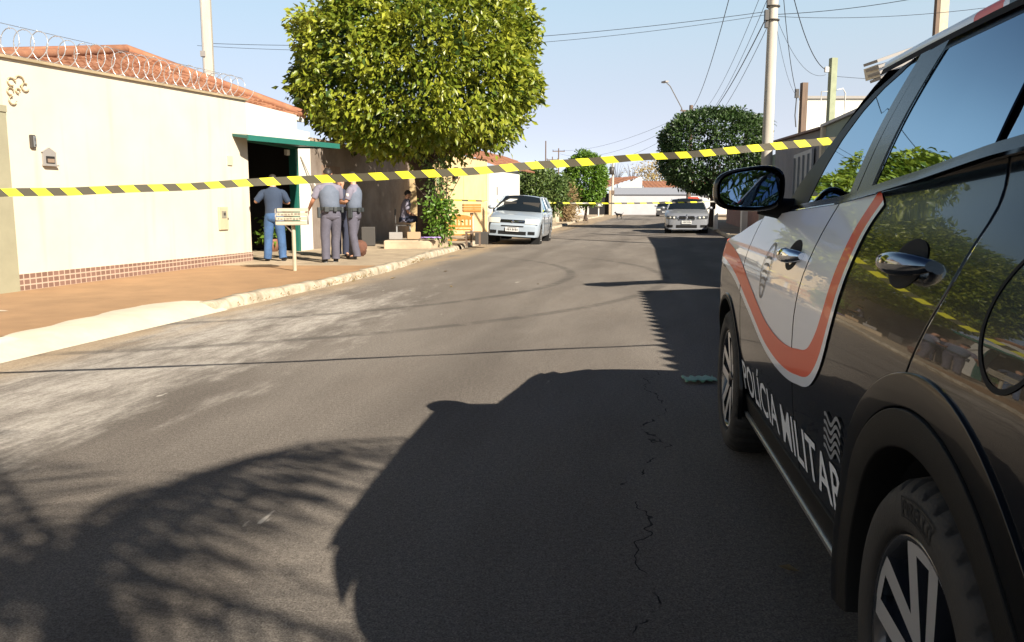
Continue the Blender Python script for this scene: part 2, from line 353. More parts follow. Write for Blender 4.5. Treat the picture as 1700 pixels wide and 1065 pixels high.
for y in np.arange(5.9, 9.56, .15):
    e = max(0, 1 - max(0, 6.2 - y) / .3 - max(0, y - 8.95) / .6); u = .36 + .105 * (y - 6.2) + .03 * math.sin(y * 9) - .5 * max(0, (y - 9.0))
    rows.append([Vector((kl(y) - o, y, z)) for o, z in ((-.06, .003), (.04, .05), (.15, PV + .006), (.42, PV + .010), (u, PV + .012), (u + .04, PV + .002))])
struct(MB().grid(rows).build('driveway_ramp', M['white_cement']))
sp = MB()
for (px_, py_, a, b_, an) in ((-5.75, 8.1, .34, .05, .2), (-5.3, 8.32, .2, .045, .3), (-4.95, 8.7, .30, .10, .1)):
    sp.poly([(px_ + math.cos(t) * b_ * (1 + .25 * math.sin(3 * t + an)) + .18 * math.sin(t) * a, py_ + math.sin(t) * a * (1 + .2 * math.cos(5 * t)), PV + .004) for t in np.linspace(0, 6.28, 26)[:-1]])
sp.xf(Matrix.Translation((-5.3, 8.3, 0)) @ Matrix.Rotation(R(75), 4, 'Z') @ Matrix.Translation((5.3, -8.3, 0)))
struct(sp.build('cement_splash', M['white_cement']))
# ---------------------------------------------------------------- left side: cream wall, house, open garage
WA = Vector((-6.36, 10.66, 0)); WB = Vector((-5.17, 16.56, 0)); WD = (WB - WA).normalized(); WN = Vector((WD.y, -WD.x, 0)); WL = (WB - WA).length
WANG = math.atan2(WD.y, WD.x)
def wp(s, out, z): return WA + WD * s + WN * out + Vector((0, 0, z))
wall = thing('garden_wall', 'tall cream plastered wall with a brick-red tile skirting along its foot', 'wall', (0, 0, 0))
def wall_box(mb, s0, s1, o0, o1, z0, z1, mi=0):
    return mb.box(wp((s0 + s1) / 2, (o0 + o1) / 2, (z0 + z1) / 2), (s1 - s0, o1 - o0, z1 - z0), WANG, mi)
def wallface(mb):
    # plaster body whose top rises a little towards the far end
    a = [wp(0, 0, .0), wp(WL, 0, .0), wp(WL, 0, 3.20), wp(0, 0, 3.02)]; b = [p - WN * .2 for p in a]
    return mb.add(a + b, [(0, 1, 2, 3), (7, 6, 5, 4), (3, 2, 6, 7), (1, 5, 6, 2), (0, 3, 7, 4)])
wallface(MB()).build('wall_panel', M['cream'], wall)
cp = MB(); cp.bar(wp(-.05, -.09, 3.035), wp(WL + .02, -.09, 3.215), .27, .035); cp.build('coping', mat('coping_stain', (.42, .33, .20), .9, var=.4, scale=3), wall)
def tile_mat():
    m = bpy.data.materials.new('brick_red_ceramic_tile'); m.use_nodes = True; nt = m.node_tree; b = nt.nodes['Principled BSDF']
    tc = nt.nodes.new('ShaderNodeTexCoord'); br = nt.nodes.new('ShaderNodeTexBrick'); br.offset = 0; br.inputs['Scale'].default_value = 1
    br.inputs['Brick Width'].default_value = .105; br.inputs['Row Height'].default_value = .075; br.inputs['Mortar Size'].default_value = .009
    br.inputs['Color1'].default_value = (.17, .10, .075, 1); br.inputs['Color2'].default_value = (.22, .13, .10, 1); br.inputs['Mortar'].default_value = (.46, .35, .27, 1)
    nt.links.new(tc.outputs['UV'], br.inputs['Vector']); nt.links.new(br.outputs['Color'], b.inputs['Base Color']); b.inputs['Roughness'].default_value = .4
    return m
tm = MB(); tm.add([wp(0, .012, .09), wp(WL + .012, .012, .09), wp(WL + .012, .012, .27), wp(0, .012, .315), wp(0, 0, .315), wp(WL + .012, 0, .27), wp(WL + .012, -.2, .09), wp(WL + .012, -.2, .27)],
                  [(0, 1, 2, 3), (3, 2, 5, 4), (1, 6, 7, 2)])
to = tm.build('tile_skirting', tile_mat(), wall); uv = to.data.uv_layers.new(name='UVMap')
for p in to.data.polygons:
    for li in p.loop_indices:
        co = to.data.vertices[to.data.loops[li].vertex_index].co; uv.data[li].uv = ((co - WA).dot(WD) + (co - WA).dot(WN) * 1.0, co.z - .02)
# razor wire coil
rw = thing('razor_wire', 'looping coil of galvanised razor wire along the top of the cream wall', 'razor wire')
pts = []; turns = 25
for i in range(turns * 20 + 1):
    t = i / (turns * 20); a = 2 * math.pi * turns * t; s_ = -.6 + t * (WL + .7)
    top = 3.05 + .0305 * s_
    pts.append(wp(s_ + .03 * math.sin(a * .37), -.09 + .20 * math.cos(a), top + .19 + .20 * math.sin(a) + .02 * math.sin(a * .23)))
rwm = MB(); rwm.tube(pts, .0065, 5, cap=False)
for i in range(0, len(pts), 5):
    p = pts[i]; d = Vector((random.uniform(-1, 1), random.uniform(-1, 1), random.uniform(-1, 1))).normalized() * .028
    rwm.bar(p - d, p + d, .009, .003)
rwm.build('coil', M['razor'], rw)
ln = MB()
for h in (.40, .03): ln.tube([wp(-.6, -.09, 3.04 + h), wp(WL + .1, -.09, 3.235 + h)], .004, 4)
ln.build('straining_wire', M['steel'], rw)
# wall fittings
it = thing('intercom', 'small grey and black intercom box on the cream wall above the letter box', 'intercom')
b = MB(); b.box(wp(.42, .022, 2.02), (.075, .04, .17), WANG); b.build('case', M['darkplastic'], it, bevel=.008)
b = MB(); b.box(wp(.435, .045, 2.02), (.045, .012, .14), WANG); b.build('front_panel', M['steel'], it, bevel=.004)
b = MB()
for k in range(3): b.box(wp(.435, .053, 2.055 - .008 * k * 1.6), (.03, .004, .004), WANG)
b.box(wp(.435, .054, 1.975), (.018, .006, .018), WANG); b.build('button', M['darkplastic'], it)
lb = thing('letter_box', 'grey house-shaped letter box with a small gable let into the cream wall', 'letter box')
b = MB(); pf = [(-.115, -.10), (.115, -.10), (.115, .06), (.13, .065), (0, .13), (-.13, .065), (-.115, .06)]
fr = [wp(.70 + u, .03, 1.83 + v) for u, v in pf]; bk = [wp(.70 + u, 0, 1.83 + v) for u, v in pf]; n = len(pf)
b.add(fr + bk, [tuple(range(n))] + [(i, i + n, (i + 1) % n + n, (i + 1) % n) for i in range(n)]); b.build('gable_case', M['greyplastic'], lb)
b = MB(); b.box(wp(.70, .034, 1.80), (.15, .012, .09), WANG); b.build('recess', M['dark'], lb)
b = MB(); b.box(wp(.70, .042, 1.787), (.12, .01, .05), WANG); b.build('flap', mat('brown_flap', (.25, .18, .13), .5), lb)
b = MB(); b.box(wp(.70, .03, 1.725), (.25, .06, .02), WANG); b.build('ledge', M['greyplastic'], lb)
me_ = thing('meter_box', 'flat beige metal meter box with a small window low on the cream wall', 'meter box')
b = MB(); b.box(wp(4.98, .012, .95), (.30, .05, .42), WANG); b.build('door_panel', mat('meter_beige', (.50, .43, .28), .55, var=.12), me_, bevel=.006)
b = MB(); b.box(wp(4.98, .04, 1.02), (.15, .01, .13), WANG); b.build('window', mat('dusty_pane', (.24, .22, .17), .25), me_)
b = MB(); b.box(wp(4.99, .047, 1.03), (.06, .008, .05), WANG); b.box(wp(5.11, .04, .94), (.015, .02, .04), WANG); b.build('latch', M['darkplastic'], me_)
b = MB(); b.box(wp(5.32, .01, 2.02), (.16, .03, .17), WANG)
tag(b.build('cover_plate', mat('vent_beige', (.52, .46, .32), .6)), 'square beige cover plate on the cream wall behind the striped tape', 'cover plate')
orn = thing('wall_ornament', 'small pale metal scroll ornament high on the near end of the cream wall', 'ornament')
b = MB()
for (u, v, r_, a0, a1) in ((.02, .10, .05, .3, 5.2), (.13, .13, .06, -1.5, 3.6), (.20, .06, .05, 1, 6.0), (.0, -.02, .045, 0, 5), (.02, -.13, .05, 1.5, 6.2), (.10, .0, .03, 0, 5)):
    b.tube([wp(.12 + u * 1.25 + r_ * math.cos(a) * 1.2, .02, 2.64 + v + r_ * math.sin(a)) for a in np.linspace(a0, a1, 14)], .009, 5)
b.build('scrolls', mat('tarnished_gold', (.55, .45, .28), .4, metal=.5), orn)
# pillar and gate nearer the camera
pl = MB(); wall_box(pl, -.42, -.002, -.22, .035, 0, 2.35); wall_box(pl, -.45, .0, -.25, .05, 2.35, 2.43)
tag(pl.build('gate_pillar', M['beige']), 'olive-beige gate pillar at the near end of the cream wall', 'pillar')
gt = thing('metal_gate', 'grey sheet-metal driveway gate beside the beige pillar', 'gate')
b = MB(); wall_box(b, -4.6, -.45, -.10, -.06, .13, 2.3); b.build('sheet', M['palewall'], gt)
b = MB()
for k in range(22): wall_box(b, -4.6 + k * .19, -4.57 + k * .19, -.06, -.035, .13, 2.3)
b.build('rib', M['steel'], gt)
b = MB(); wall_box(b, -13.5, -4.65, -.2, 0, 0, 2.9)
tag(b.build('boundary_wall', M['white']), 'long white boundary wall beyond the grey driveway gate', 'wall')
# tiled hip roof of the house behind the wall
def tile_rows(mb, a0, a1, b0, b1, pitch=.21, rows=14, amp=.045, mi=0):
    "clay tiles on the quad from eave a0-a1 up to ridge b0-b1, one wave per tile column, one step per course"
    a0, a1, b0, b1 = map(Vector, (a0, a1, b0, b1)); e = (a1 - a0).normalized(); Lw = (a1 - a0).length
    nrm = (a1 - a0).cross((b0 + b1) / 2 - (a0 + a1) / 2).normalized()
    if nrm.z < 0: nrm = -nrm
    n = max(8, int(Lw / pitch * 6))
    for r_ in range(rows):
        v0, v1 = r_ / rows, (r_ + 1) / rows; out = []
        for v, lift in ((v0, .035), (v1 + .02 / rows, .0)):
            l, rr = a0.lerp(b0, v), a1.lerp(b1, v); row = []
            for i in range(n + 1):
                p = l.lerp(rr, i / n); ph = (p - a0).dot(e) / pitch
                w = abs(math.sin(math.pi * ph)); j = .012 * math.sin(math.floor(ph) * 7.3 + r_ * 3.1)
                row.append(p + nrm * (amp * w + lift + j))
            out.append(row)
        mb.grid(out, mi, True, flip=False)
        mb.grid([[p - nrm * .05 for p in out[0]], out[0]], mi, False)
    return mb
hs = thing('tiled_house', 'house with a weathered orange clay-tile hip roof behind the cream wall', 'house')
C0, C1 = Vector((-7.5, 10.2, 2.78)), Vector((-5.18, 21.0, 3.33)); R1 = Vector((-8.51, 19.0, 4.50)); R0 = Vector((-14, 19.6, 4.50))
r_ = MB(); tile_rows(r_, C0, C1, R1 - Vector((.05, .12, .0)), R1 + Vector((.05, .05, 0)), rows=13); tile_rows(r_, (-14, 11.2, 2.78), C0, R0, R1, rows=12)
tile_rows(r_, C1, C1 + Vector((-6, 1.2, 0)), R1, R0, rows=10)
r_.tube([C1 + Vector((.1, 0, .06)), R1 + Vector((0, 0, .1)), R0 + Vector((0, 0, .1))], .10, 8); r_.tube([C0 + Vector((0, 0, .08)), R1 + Vector((0, 0, .1))], .09, 8)
r_.build('roof', M['roof'], hs)
b = MB(); b.prism([(-13.5, 12.0), (-7.6, 11.2), (-7.0, 15.0), (-12.4, 15.6)], 0, 2.95); b.build('wall', M['white'], hs)
b = MB(); b.bar(C0 + Vector((.02, 0, -.06)), C1 + Vector((.02, 0, -.06)), .05, .12); b.build('fascia', M['white'], hs)
# ---- neighbouring house with the open garage door and weathered wall coloured darker for tree shade
NA, NB = Vector((-5.72, 15.9, 0)), Vector((-3.55, 29.4, 0)); ND = (NB - NA).normalized(); NN = Vector((ND.y, -ND.x, 0)); NANG = math.atan2(ND.y, ND.x)
def np_(s, o, z): return NA + ND * s + NN * o + Vector((0, 0, z))
def nbox(mb, s0, s1, o0, o1, z0, z1, mi=0): return mb.box(np_((s0 + s1) / 2, (o0 + o1) / 2, (z0 + z1) / 2), (s1 - s0, o1 - o0, z1 - z0), NANG, mi)
nh = thing('street_house', 'house front with an open dark garage doorway and stained wall toned dark for tree shade', 'house')
D0, D1 = .2, 4.05
b = MB(); nbox(b, -.1, D1 + .1, -.18, 0, 2.62, 3.28); nbox(b, D1 + .1, 4.9, -.18, 0, 0, 2.95)
b.build('white_wall', M['white'], nh)
b = MB(); nbox(b, 4.9, 13.6, -.2, -.005, 0, 2.75); b.build('shade_toned_wall', M['shadewall'], nh)
b = MB(); nbox(b, 4.9, 13.6, -.22, .03, 2.75, 2.83); b.build('coping', M['concrete'], nh)
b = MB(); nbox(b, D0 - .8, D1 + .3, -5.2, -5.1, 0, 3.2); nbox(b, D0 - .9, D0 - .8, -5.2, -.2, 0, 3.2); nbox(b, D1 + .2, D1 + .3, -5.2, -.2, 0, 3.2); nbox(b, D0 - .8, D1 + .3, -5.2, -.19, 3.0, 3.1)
b.build('garage_lining', mat('shade_black_lining', (.010, .009, .008), .95), nh)  # near-black colour stands in for the shade inside the garage
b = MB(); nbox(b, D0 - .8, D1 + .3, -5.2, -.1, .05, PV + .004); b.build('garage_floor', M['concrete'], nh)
b = MB(); nbox(b, D1 - .06, D1 + .08, -.16, .015, PV, 2.6); nbox(b, D0 - .6, D1 + .08, -.14, .02, 2.5, 2.63); b.build('door_frame', M['green'], nh)
b = MB(); nbox(b, 2.2, 2.26, -1.6, -1.54, PV, 2.5); nbox(b, D0, D1, -1.6, -1.54, 2.35, 2.43); b.build('inner_frame', M['darkplastic'], nh)
b = MB(); nbox(b, 5.6, 6.9, -.03, -.001, 1.25, 2.2); b.build('window_recess', mat('stain_brown', (.25, .17, .12), .9, var=.4, scale=2), nh)
tag(MB().box((-5.05, 19.0, 2.36), (.16, .06, .12), NANG).build('security_lamp', M['white']), 'small white lamp box under the raised green garage door', 'lamp')
gd = thing('tilt_garage_door', 'raised green steel tilt-up garage door sticking out over the pavement', 'garage door')
a_, c_ = np_(.20, .015, 2.54), np_(D1 + .06, .015, 2.54); e_, f_ = Vector((-3.66, 17.9, 2.40)), Vector((-4.95, 15.95, 2.43))
b = MB(); b.add([a_, c_, e_, f_] + [p + Vector((0, 0, .05)) for p in (a_, c_, e_, f_)], [(0, 3, 2, 1), (4, 5, 6, 7), (0, 1, 5, 4), (1, 2, 6, 5), (2, 3, 7, 6), (3, 0, 4, 7)]); b.build('door_leaf', mat('dark_green_steel', (.012, .07, .055), .5), gd)
b = MB(); b.bar(f_ + Vector((-.02, 0, .02)), e_ + Vector((0, 0, .02)), .05, .10); b.bar(e_ + Vector((0, 0, .02)), c_ + Vector((0, 0, .02)), .05, .10); b.build('edge_rail', M['green'], gd)
b = MB(); b.bar(np_(4.25, .03, 2.35), np_(4.95, .12, 1.55), .035, .05); b.build('strut', M['white'], gd)
# the roof edge over the white band

pk = thing('potted_plant', 'leafy plant in a brown pot inside the green garage door frame', 'potted plant')
b = MB(); b.lathe([(.0, .0), (.13, 0), (.17, .3), (.15, .3), (.14, .26), (0, .26)], np_(3.75, -.55, PV), n=16); b.build('pot', mat('brown_pot', (.20, .09, .05), .7), pk)
# ---- yellow house, white house, roofs further along
def house_block(name, label, pts, z, m, roofpts=None, par=None):
    t = thing(name, label, 'house'); MB().prism(pts, 0, z).build('wall', m, t); return t
yh = house_block('yellow_house', 'yellow-ochre house front with a panelled gate just beyond the big tree', [(-2.35, 29.2), (-.98, 33.4), (-7, 35.4), (-8.3, 31)], 2.95, M['yellowwall'])
b = MB()
for k in range(6):
    z = .35 + k * .38; b.bar((-1.80, 30.95, z), (-1.04, 33.3, z), .035, .05)
b.bar((-1.80, 30.95, .1), (-1.80, 30.95, 2.4), .06, .06); b.bar((-1.03, 33.3, .1), (-1.03, 33.3, 2.4), .06, .06)
b.build('gate_rails', mat('ochre_gate', (.62, .44, .15), .6), yh)
b = MB(); b.bar((-1.85, 30.9, 1.2), (-1.02, 33.35, 1.2), .02, 2.1); b.build('gate_panel', mat('gate_yellow', (.72, .53, .22), .6, var=.15), yh)
b = MB(); b.box((-2.0, 30.0, 2.3), (.12, .5, .4), .2); b.build('window', M['dark'], yh)
b = MB(); tile_rows(b, (-2.5, 28.9, 2.95), (-.75, 33.6, 2.95), (-5.6, 30.2, 4.0), (-4.0, 34.6, 4.0), rows=8, pitch=.3); b.build('roof', M['roof'], yh)
wh = house_block('white_house', 'bright white house with an orange tiled roof behind the parked hatchback', [(-.90, 33.6), (.35, 38.6), (-5, 40.5), (-6.5, 35.5)], 2.55, M['white'])
b = MB(); tile_rows(b, (-.6, 34.2, 2.7), (1.1, 41.5, 2.7), (-4, 35.4, 4.1), (-2.3, 42.6, 4.1), rows=8, pitch=.35); b.build('roof', M['roof'], wh)
b = MB(); b.box((-.62, 34.75, 1.75), (.03, .2, .35), -.25); b.box((-.62, 34.75, 1.35), (.03, .15, .15), -.25); b.build('window', M['greyplastic'], wh)
fh = house_block('gabled_house', 'pale house with a small orange roof seen above the olive bushes', [(.5, 46), (2.4, 54), (-4, 56), (-6, 48)], 3.0, M['white'])
b = MB(); tile_rows(b, (.8, 45.5, 3.0), (2.8, 54.5, 3.0), (-2.6, 46.6, 4.3), (-.6, 55.5, 4.3), rows=7, pitch=.4); b.build('roof', M['roof'], fh)
# fence with beige posts beside the pavement
fe = thing('slatted_fence', 'beige slatted front fence with a sloping brace beyond the parked hatchback', 'fence')
b = MB()
for k in range(15):
    y = 46.5 + k * .42; x = kl(y) - 1.0; b.box((x, y, .75), (.05, .1, 1.3), -.16)
b.bar((kl(46.5) - 1, 46.5, 1.3), (kl(52.5) - 1, 52.5, 1.3), .06, .08); b.bar((kl(46.5) - 1, 46.5, .25), (kl(52.5) - 1, 52.5, .25), .06, .08); b.build('slats', M['creamwood'], fe)
b = MB()
for y in (44.8, 52.8): b.box((kl(y) - 1, y, .95), (.32, .32, 1.8), -.16)
b.build('posts', M['white_cement'], fe)
b = MB(); b.bar((kl(53) - .9, 53, 1.2), (kl(56.5) - .5, 56.5, .2), .1, .16); b.build('brace', M['creamwood'], fe)
lw = MB(); lw.prism([(3.0, 58), (4.6, 66), (4.0, 66.2), (2.4, 58.2)], 0, 1.9)
tag(lw.build('brick_pier', mat('rough_brick', (.35, .20, .12), .9, var=.4, scale=3)), 'rough brick pier by the round bright green tree', 'pier')
gw = MB(); gw.prism([(7.4, 84.3), (8.9, 97), (7.9, 97.2), (6.4, 84.6)], 0, 1.75)
tag(gw.build('low_white_wall', M['white']), 'low white wall to the left of the black gateway at the street end', 'wall')
# street end: white gable house, pale wall, black gate
eh = thing('end_house', 'street-end house with a white gable, orange roofs and long pale front wall', 'house')
b = MB(); b.box((17.0, 97.8, 1.15), (10.6, .3, 2.6)); b.build('front_wall', M['palewall'], eh)
b = MB(); b.box((17.0, 97.7, 2.72), (10.7, .5, .80)); b.build('wall_cap', mat('grey_band', (.20, .215, .25), .8), eh)
b = MB(); b.add([(11.6, 99, 1.4), (15.3, 99, 1.4), (15.3, 99, 4.35), (14.9, 99, 4.35), (11.6, 99, 2.5), (11.6, 99.4, 1.4), (15.3, 99.4, 1.4), (15.3, 99.4, 4.35), (14.9, 99.4, 4.35), (11.6, 99.4, 2.5)], [(0, 1, 2, 3, 4), (9, 8, 7, 6, 5), (1, 6, 7, 2), (2, 7, 8, 3), (3, 8, 9, 4), (4, 9, 5, 0)]); b.build('gable_wall', M['white'], eh)
b = MB(); tile_rows(b, (9.2, 98.8, 2.5), (14.9, 99.2, 4.35), (10.2, 106, 4.3), (15, 106, 4.6), rows=9, pitch=.5, amp=.08); tile_rows(b, (15.5, 98.8, 3.1), (26, 98.8, 3.1), (15.8, 104, 4.0), (26, 104, 4.0), rows=7, pitch=.5, amp=.08)
b.build('roof', M['roof'], eh)
b = MB(); b.box((24.5, 100.5, 1.6), (6, .4, 3.2)); b.build('side_wall', M['white'], eh)
b = MB(); b.box((10.1, 97.9, 1.2), (2.3, .2, 2.5)); b.build('gate', M['dark'], eh)
b = MB(); b.box((11.45, 97.5, 1.4), (.40, .5, 2.8)); b.build('gate_post', M['concrete'], eh)
# ---------------------------------------------------------------- right side buildings
def rb(name, label, poly, z0, z1, m):
    "building whose roof height runs from z0 (first pair of corners) to z1"
    t = thing(name, label, 'building'); n = len(poly); zt = [z0, z1, z1, z0]
    MB().add([(p[0], p[1], 0) for p in poly] + [(p[0], p[1], z) for p, z in zip(poly, zt)],
             [(4, 5, 6, 7)] + [(i, (i + 1) % 4, 4 + (i + 1) % 4, 4 + i) for i in range(4)]).build('wall', m, t); return t
sh = rb('dark_shed', 'dark grey lean-to building with a sloping roof behind the near concrete pole', [(6.93, 18.9), (8.40, 27.0), (13, 26.2), (11.6, 18.0)], 2.86, 3.15, M['greywall'])
b = MB(); b.bar((6.86, 18.8, 2.88), (8.33, 27.15, 3.17), .16, .05); b.build('roof_edge', mat('rusty_edge', (.14, .07, .05), .7), sh)
b = MB(); b.bar((7.02, 19.75, 1.45), (7.52, 22.5, 1.45), .05, 2.1); b.build('door', mat('grey_steel_door', (.30, .32, .34), .5, var=.1), sh)
b = MB()
for k in range(4): b.bar((7.0 + .125 * (k + .5) - .03, 19.75 + .6875 * (k + .5), .45), (7.0 + .125 * (k + .5) - .03, 19.75 + .6875 * (k + .5), 2.4), .05, .02)
b.build('door_rib', mat('dark_rib', (.22, .235, .25), .6), sh)
gb = rb('green_grey_building', 'grey-green flat-roofed building between the dark shed and the police car', [(5.40, 9.2), (6.90, 18.8), (11.5, 18.0), (10, 8.4)], 2.90, 2.90, M['greenwall'])
b = MB(); b.bar((5.36, 9.1, 2.92), (6.88, 18.78, 2.92), .14, .06); b.build('roof_edge', M['greyplastic'], gb)
b = MB(); b.box((6.88, 18.7, 1.45), (.14, .22, 2.9), -.15); b.build('corner_strip', M['white_cement'], gb)
lh = rb('low_house', 'low house with a corrugated metal eave beside the police car', [(3.05, -9), (4.95, 8.3), (10, 7.4), (8, -9)], 2.72, 2.72, M['pinkwall'])
b = MB(); rows = []
for (o, z) in ((-.42, 2.70), (3.4, 3.5)):
    rows.append([Vector((3.05 + (1.9) * t + o, -9 + 17.3 * t, z + .045 * math.sin(t * 17.3 * 2 * math.pi / .30))) for t in np.linspace(0, 1, 700)])
b.grid(rows); b.build('corrugated_roof', M['steel'], lh, solid=.012)
cn = thing('metal_canopy', 'ribbed metal canopy end jutting out over the pavement above the windscreen', 'canopy')
b = MB()
for k in range(4):
    b.bar((3.83 + .03 * k, 9.18 + .02 * k, 2.60 - .055 * k + .10), (4.4 + .03 * k, 9.22, 2.80 - .055 * k + .10), .30, .03)
b.build('ribs', M['greyplastic'], cn)
b = MB(); b.bar((3.9, 9.3, 2.62), (5.5, 9.35, 3.02), .34, .13); b.build('sheet', M['steel'], cn)
wb = thing('white_building', 'big plain white flat-fronted building rising behind the dark shed', 'building')
MB().prism([(13.45, 40), (26, 40), (28, 48), (16.6, 48)], 0, 6.1).build('wall', M['white'], wb)
MB().prism([(13.40, 39.9), (26.1, 39.9), (28.1, 48.1), (16.6, 48.1)], 6.1, 6.22).build('roof_edge', M['greyplastic'], wb)
rw2 = MB(); rw2.prism([(9.2, 30.5), (12.8, 50), (13.2, 50), (9.6, 30.5)], 0, 1.9)
tag(rw2.build('brick_wall', M['pinkwall']), 'dull red street wall in shade behind the parked silver saloon', 'wall')
rw3 = thing('shaded_house', 'dim house front under the round dark tree', 'house'); MB().prism([(11.4, 36), (14.6, 56), (20, 56), (18, 36)], 0, 3.4).build('wall', M['greenwall'], rw3)
MB().box((8.92, 32.2, .62), (.22, .22, 1.2)).build('gate_post', M['white'], rw3)
# distant row of roofs so the street does not end in nothing
for i, (x, y, w_, h) in enumerate(((-30, 110, 22, 3.4), (-8, 112, 14, 3.6), (36, 108, 18, 3.6), (60, 120, 24, 4.0), (-18, 60, 14, 3.4))):
    t = thing('distant_house', ('low tiled house far to the left beyond the street end', 'low tiled house beyond the left-hand trees', 'low tiled house to the right of the street end', 'far house on the right beyond the white building', 'low tiled house behind the yellow house')[i], 'house', group='distant tiled houses')
    MB().box((x, y + 4, h / 2), (w_, 8, h)).build('wall', M['white'], t)
    tile_rows(MB(), (x - w_ / 2 - .3, y - .4, h), (x + w_ / 2 + .3, y - .4, h), (x - w_ / 2 - .3, y + 4, h + 1.4), (x + w_ / 2 + .3, y + 4, h + 1.4), rows=5, pitch=.8, amp=.1).build('roof', M['roof'], t)
# ---------------------------------------------------------------- trees and plants
def leaves_mesh(name, cen, nrm, size, m, parent, wid=.42, droop=.35, jit=.8):
    "folded pointed leaves, one at each centre"
    n = len(cen); d = nrm + rng.normal(0, jit, (n, 3)); d[:, 2] -= droop; d /= np.linalg.norm(d, axis=1)[:, None]
    a = rng.normal(0, 1, (n, 3)) + nrm * .2; s = np.cross(d, a); s /= np.linalg.norm(s, axis=1)[:, None] + 1e-9
    up = np.cross(s, d); L = (size * rng.uniform(.65, 1.3, n))[:, None]; w = L * wid * .5
    V = np.stack([cen, cen + d * L * .5 + s * w + up * w * .45, cen + d * L - up * L * .12, cen + d * L * .5 - s * w + up * w * .45, cen + d * L * .52], 1).reshape(-1, 3)
    F = (np.array([[0, 1, 4], [1, 2, 4], [2, 3, 4], [3, 0, 4]])[None] + (np.arange(n) * 5)[:, None, None]).reshape(-1, 3)
    me = bpy.data.meshes.new(name); me.vertices.add(len(V)); me.vertices.foreach_set('co', V.ravel())
    me.loops.add(F.size); me.loops.foreach_set('vertex_index', F.ravel().astype(np.int32))
    me.polygons.add(len(F)); me.polygons.foreach_set('loop_start', np.arange(0, F.size, 3, dtype=np.int32)); me.polygons.foreach_set('loop_total', np.full(len(F), 3, np.int32))
    me.update(calc_edges=True); me.validate(); me.materials.append(m)
    o = bpy.data.objects.new(name, me); COL.objects.link(o); o.parent = parent; return o
def crown_pts(n, c, r, pw=2.6, shell=.74, lump=.10, per=6, spread=.16, seed=1, cut=None):
    g = np.random.default_rng(seed); u = g.normal(0, 1, (n, 3)); u /= np.linalg.norm(u, axis=1)[:, None]
    k = (np.abs(u) ** pw).sum(1) ** (-1 / pw)                       # superellipsoid radius
    ph = g.uniform(0, 6.28, 6); q = u * 3.1
    l = 1 + lump * (np.sin(q[:, 0] * 2.1 + ph[0]) * np.sin(q[:, 1] * 1.7 + ph[1]) + .7 * np.sin(q[:, 2] * 3 + ph[2] + q[:, 0] * 2.2) + .5 * np.sin(q[:, 1] * 4.3 + ph[3]) * np.sin(q[:, 0] * 4.9 + ph[4]))
    t = shell + (1 - shell) * g.uniform(0, 1, n) ** .6
    # gaps: drop clumps where a noise field is low
    keep = (np.sin(q[:, 0] * 3.7 + ph[5]) + np.sin(q[:, 1] * 4.1 + ph[0]) + np.sin(q[:, 2] * 4.6 + ph[1])) > -1.55
    t = np.where(keep, t, t * .82)
    p = u * (k * l * t)[:, None] * np.array(r) + np.array(c)
    cl = np.repeat(p, per, 0) + g.normal(0, spread, (n * per, 3)); nn = np.repeat(u, per, 0)
    if cut is not None: keep = cut(cl); cl, nn = cl[keep], nn[keep]
    return cl, nn
def trunk_mesh(base, top, limbs, r0, parent, r1=None, bend=.15, name='trunk'):
    mb = MB(); base, top = Vector(base), Vector(top); r1 = r1 or r0 * .65; pts = []
    for i in range(7):
        t = i / 6; pts.append(base.lerp(top, t) + Vector((bend * math.sin(t * 4), bend * .6 * math.sin(t * 3 + 1), 0)) * t)
    mb.tube(pts, [r0 * (1.5 if i == 0 else 1) + (r1 - r0) * i / 6 for i in range(7)], 10)
    for l in limbs:
        e = Vector(l); m_ = pts[-1].lerp(e, .5) + Vector((0, 0, .15)); mb.tube([pts[-1], m_, e], [r1 * .7, r1 * .45, r1 * .15], 7)
    return mb.build(name, M['bark'], parent)
bt = thing('clipped_street_tree', 'large clipped broad-leaved street tree with a boxy yellow-green crown on the left pavement', 'tree', (0, 0, 0))
bc = (-2.52, 22.9, 4.66)
cl, nn = crown_pts(4300, (-2.52, 22.9, 4.74), (3.1, 2.9, 2.2), 2.7, .78, .065, 8, .12, 3)
leaves_mesh('crown', cl, nn, .185, M['leafmain'], bt, .46, .5, .75)
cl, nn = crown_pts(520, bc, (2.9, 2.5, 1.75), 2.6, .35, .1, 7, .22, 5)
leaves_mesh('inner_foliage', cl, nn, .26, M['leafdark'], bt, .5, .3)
lim = [(-4.6, 22.4, 3.3), (-3.6, 23.8, 3.6), (-2.3, 22.2, 3.9), (-1.0, 22.6, 3.5), (-.2, 23.2, 3.3), (-1.6, 24.4, 3.8), (-3.2, 21.4, 3.2), (-5.2, 23.2, 3.5)]
trunk_mesh((-2.32, 22.7, .1), (-2.35, 22.7, 2.3), lim, .26, bt, .27, .08)
rt = thing('round_dark_tree', 'dense dark green street tree with a clipped round crown beyond the silver saloon', 'tree')
rc = (9.75, 41, 3.75); cl, nn = crown_pts(4200, rc, (2.5, 2.35, 1.9), 2.6, .84, .025, 6, .09, 8)
leaves_mesh('crown', cl, nn, .17, M['leafdark'], rt, .5, .3); trunk_mesh((9.75, 41, .1), (9.75, 41, 2.3), [(8.4, 41, 3), (10.9, 41.3, 3), (9.7, 40, 3.4), (10.4, 42, 3.2), (9.0, 40.4, 3)], .17, rt)
gt2 = thing('bright_round_tree', 'small bright green round-topped tree far down the left pavement', 'tree')
cl, nn = crown_pts(2000, (4.85, 55.5, 2.85), (1.28, 1.25, 1.70), 2.3, .75, .05, 6, .09, 9)
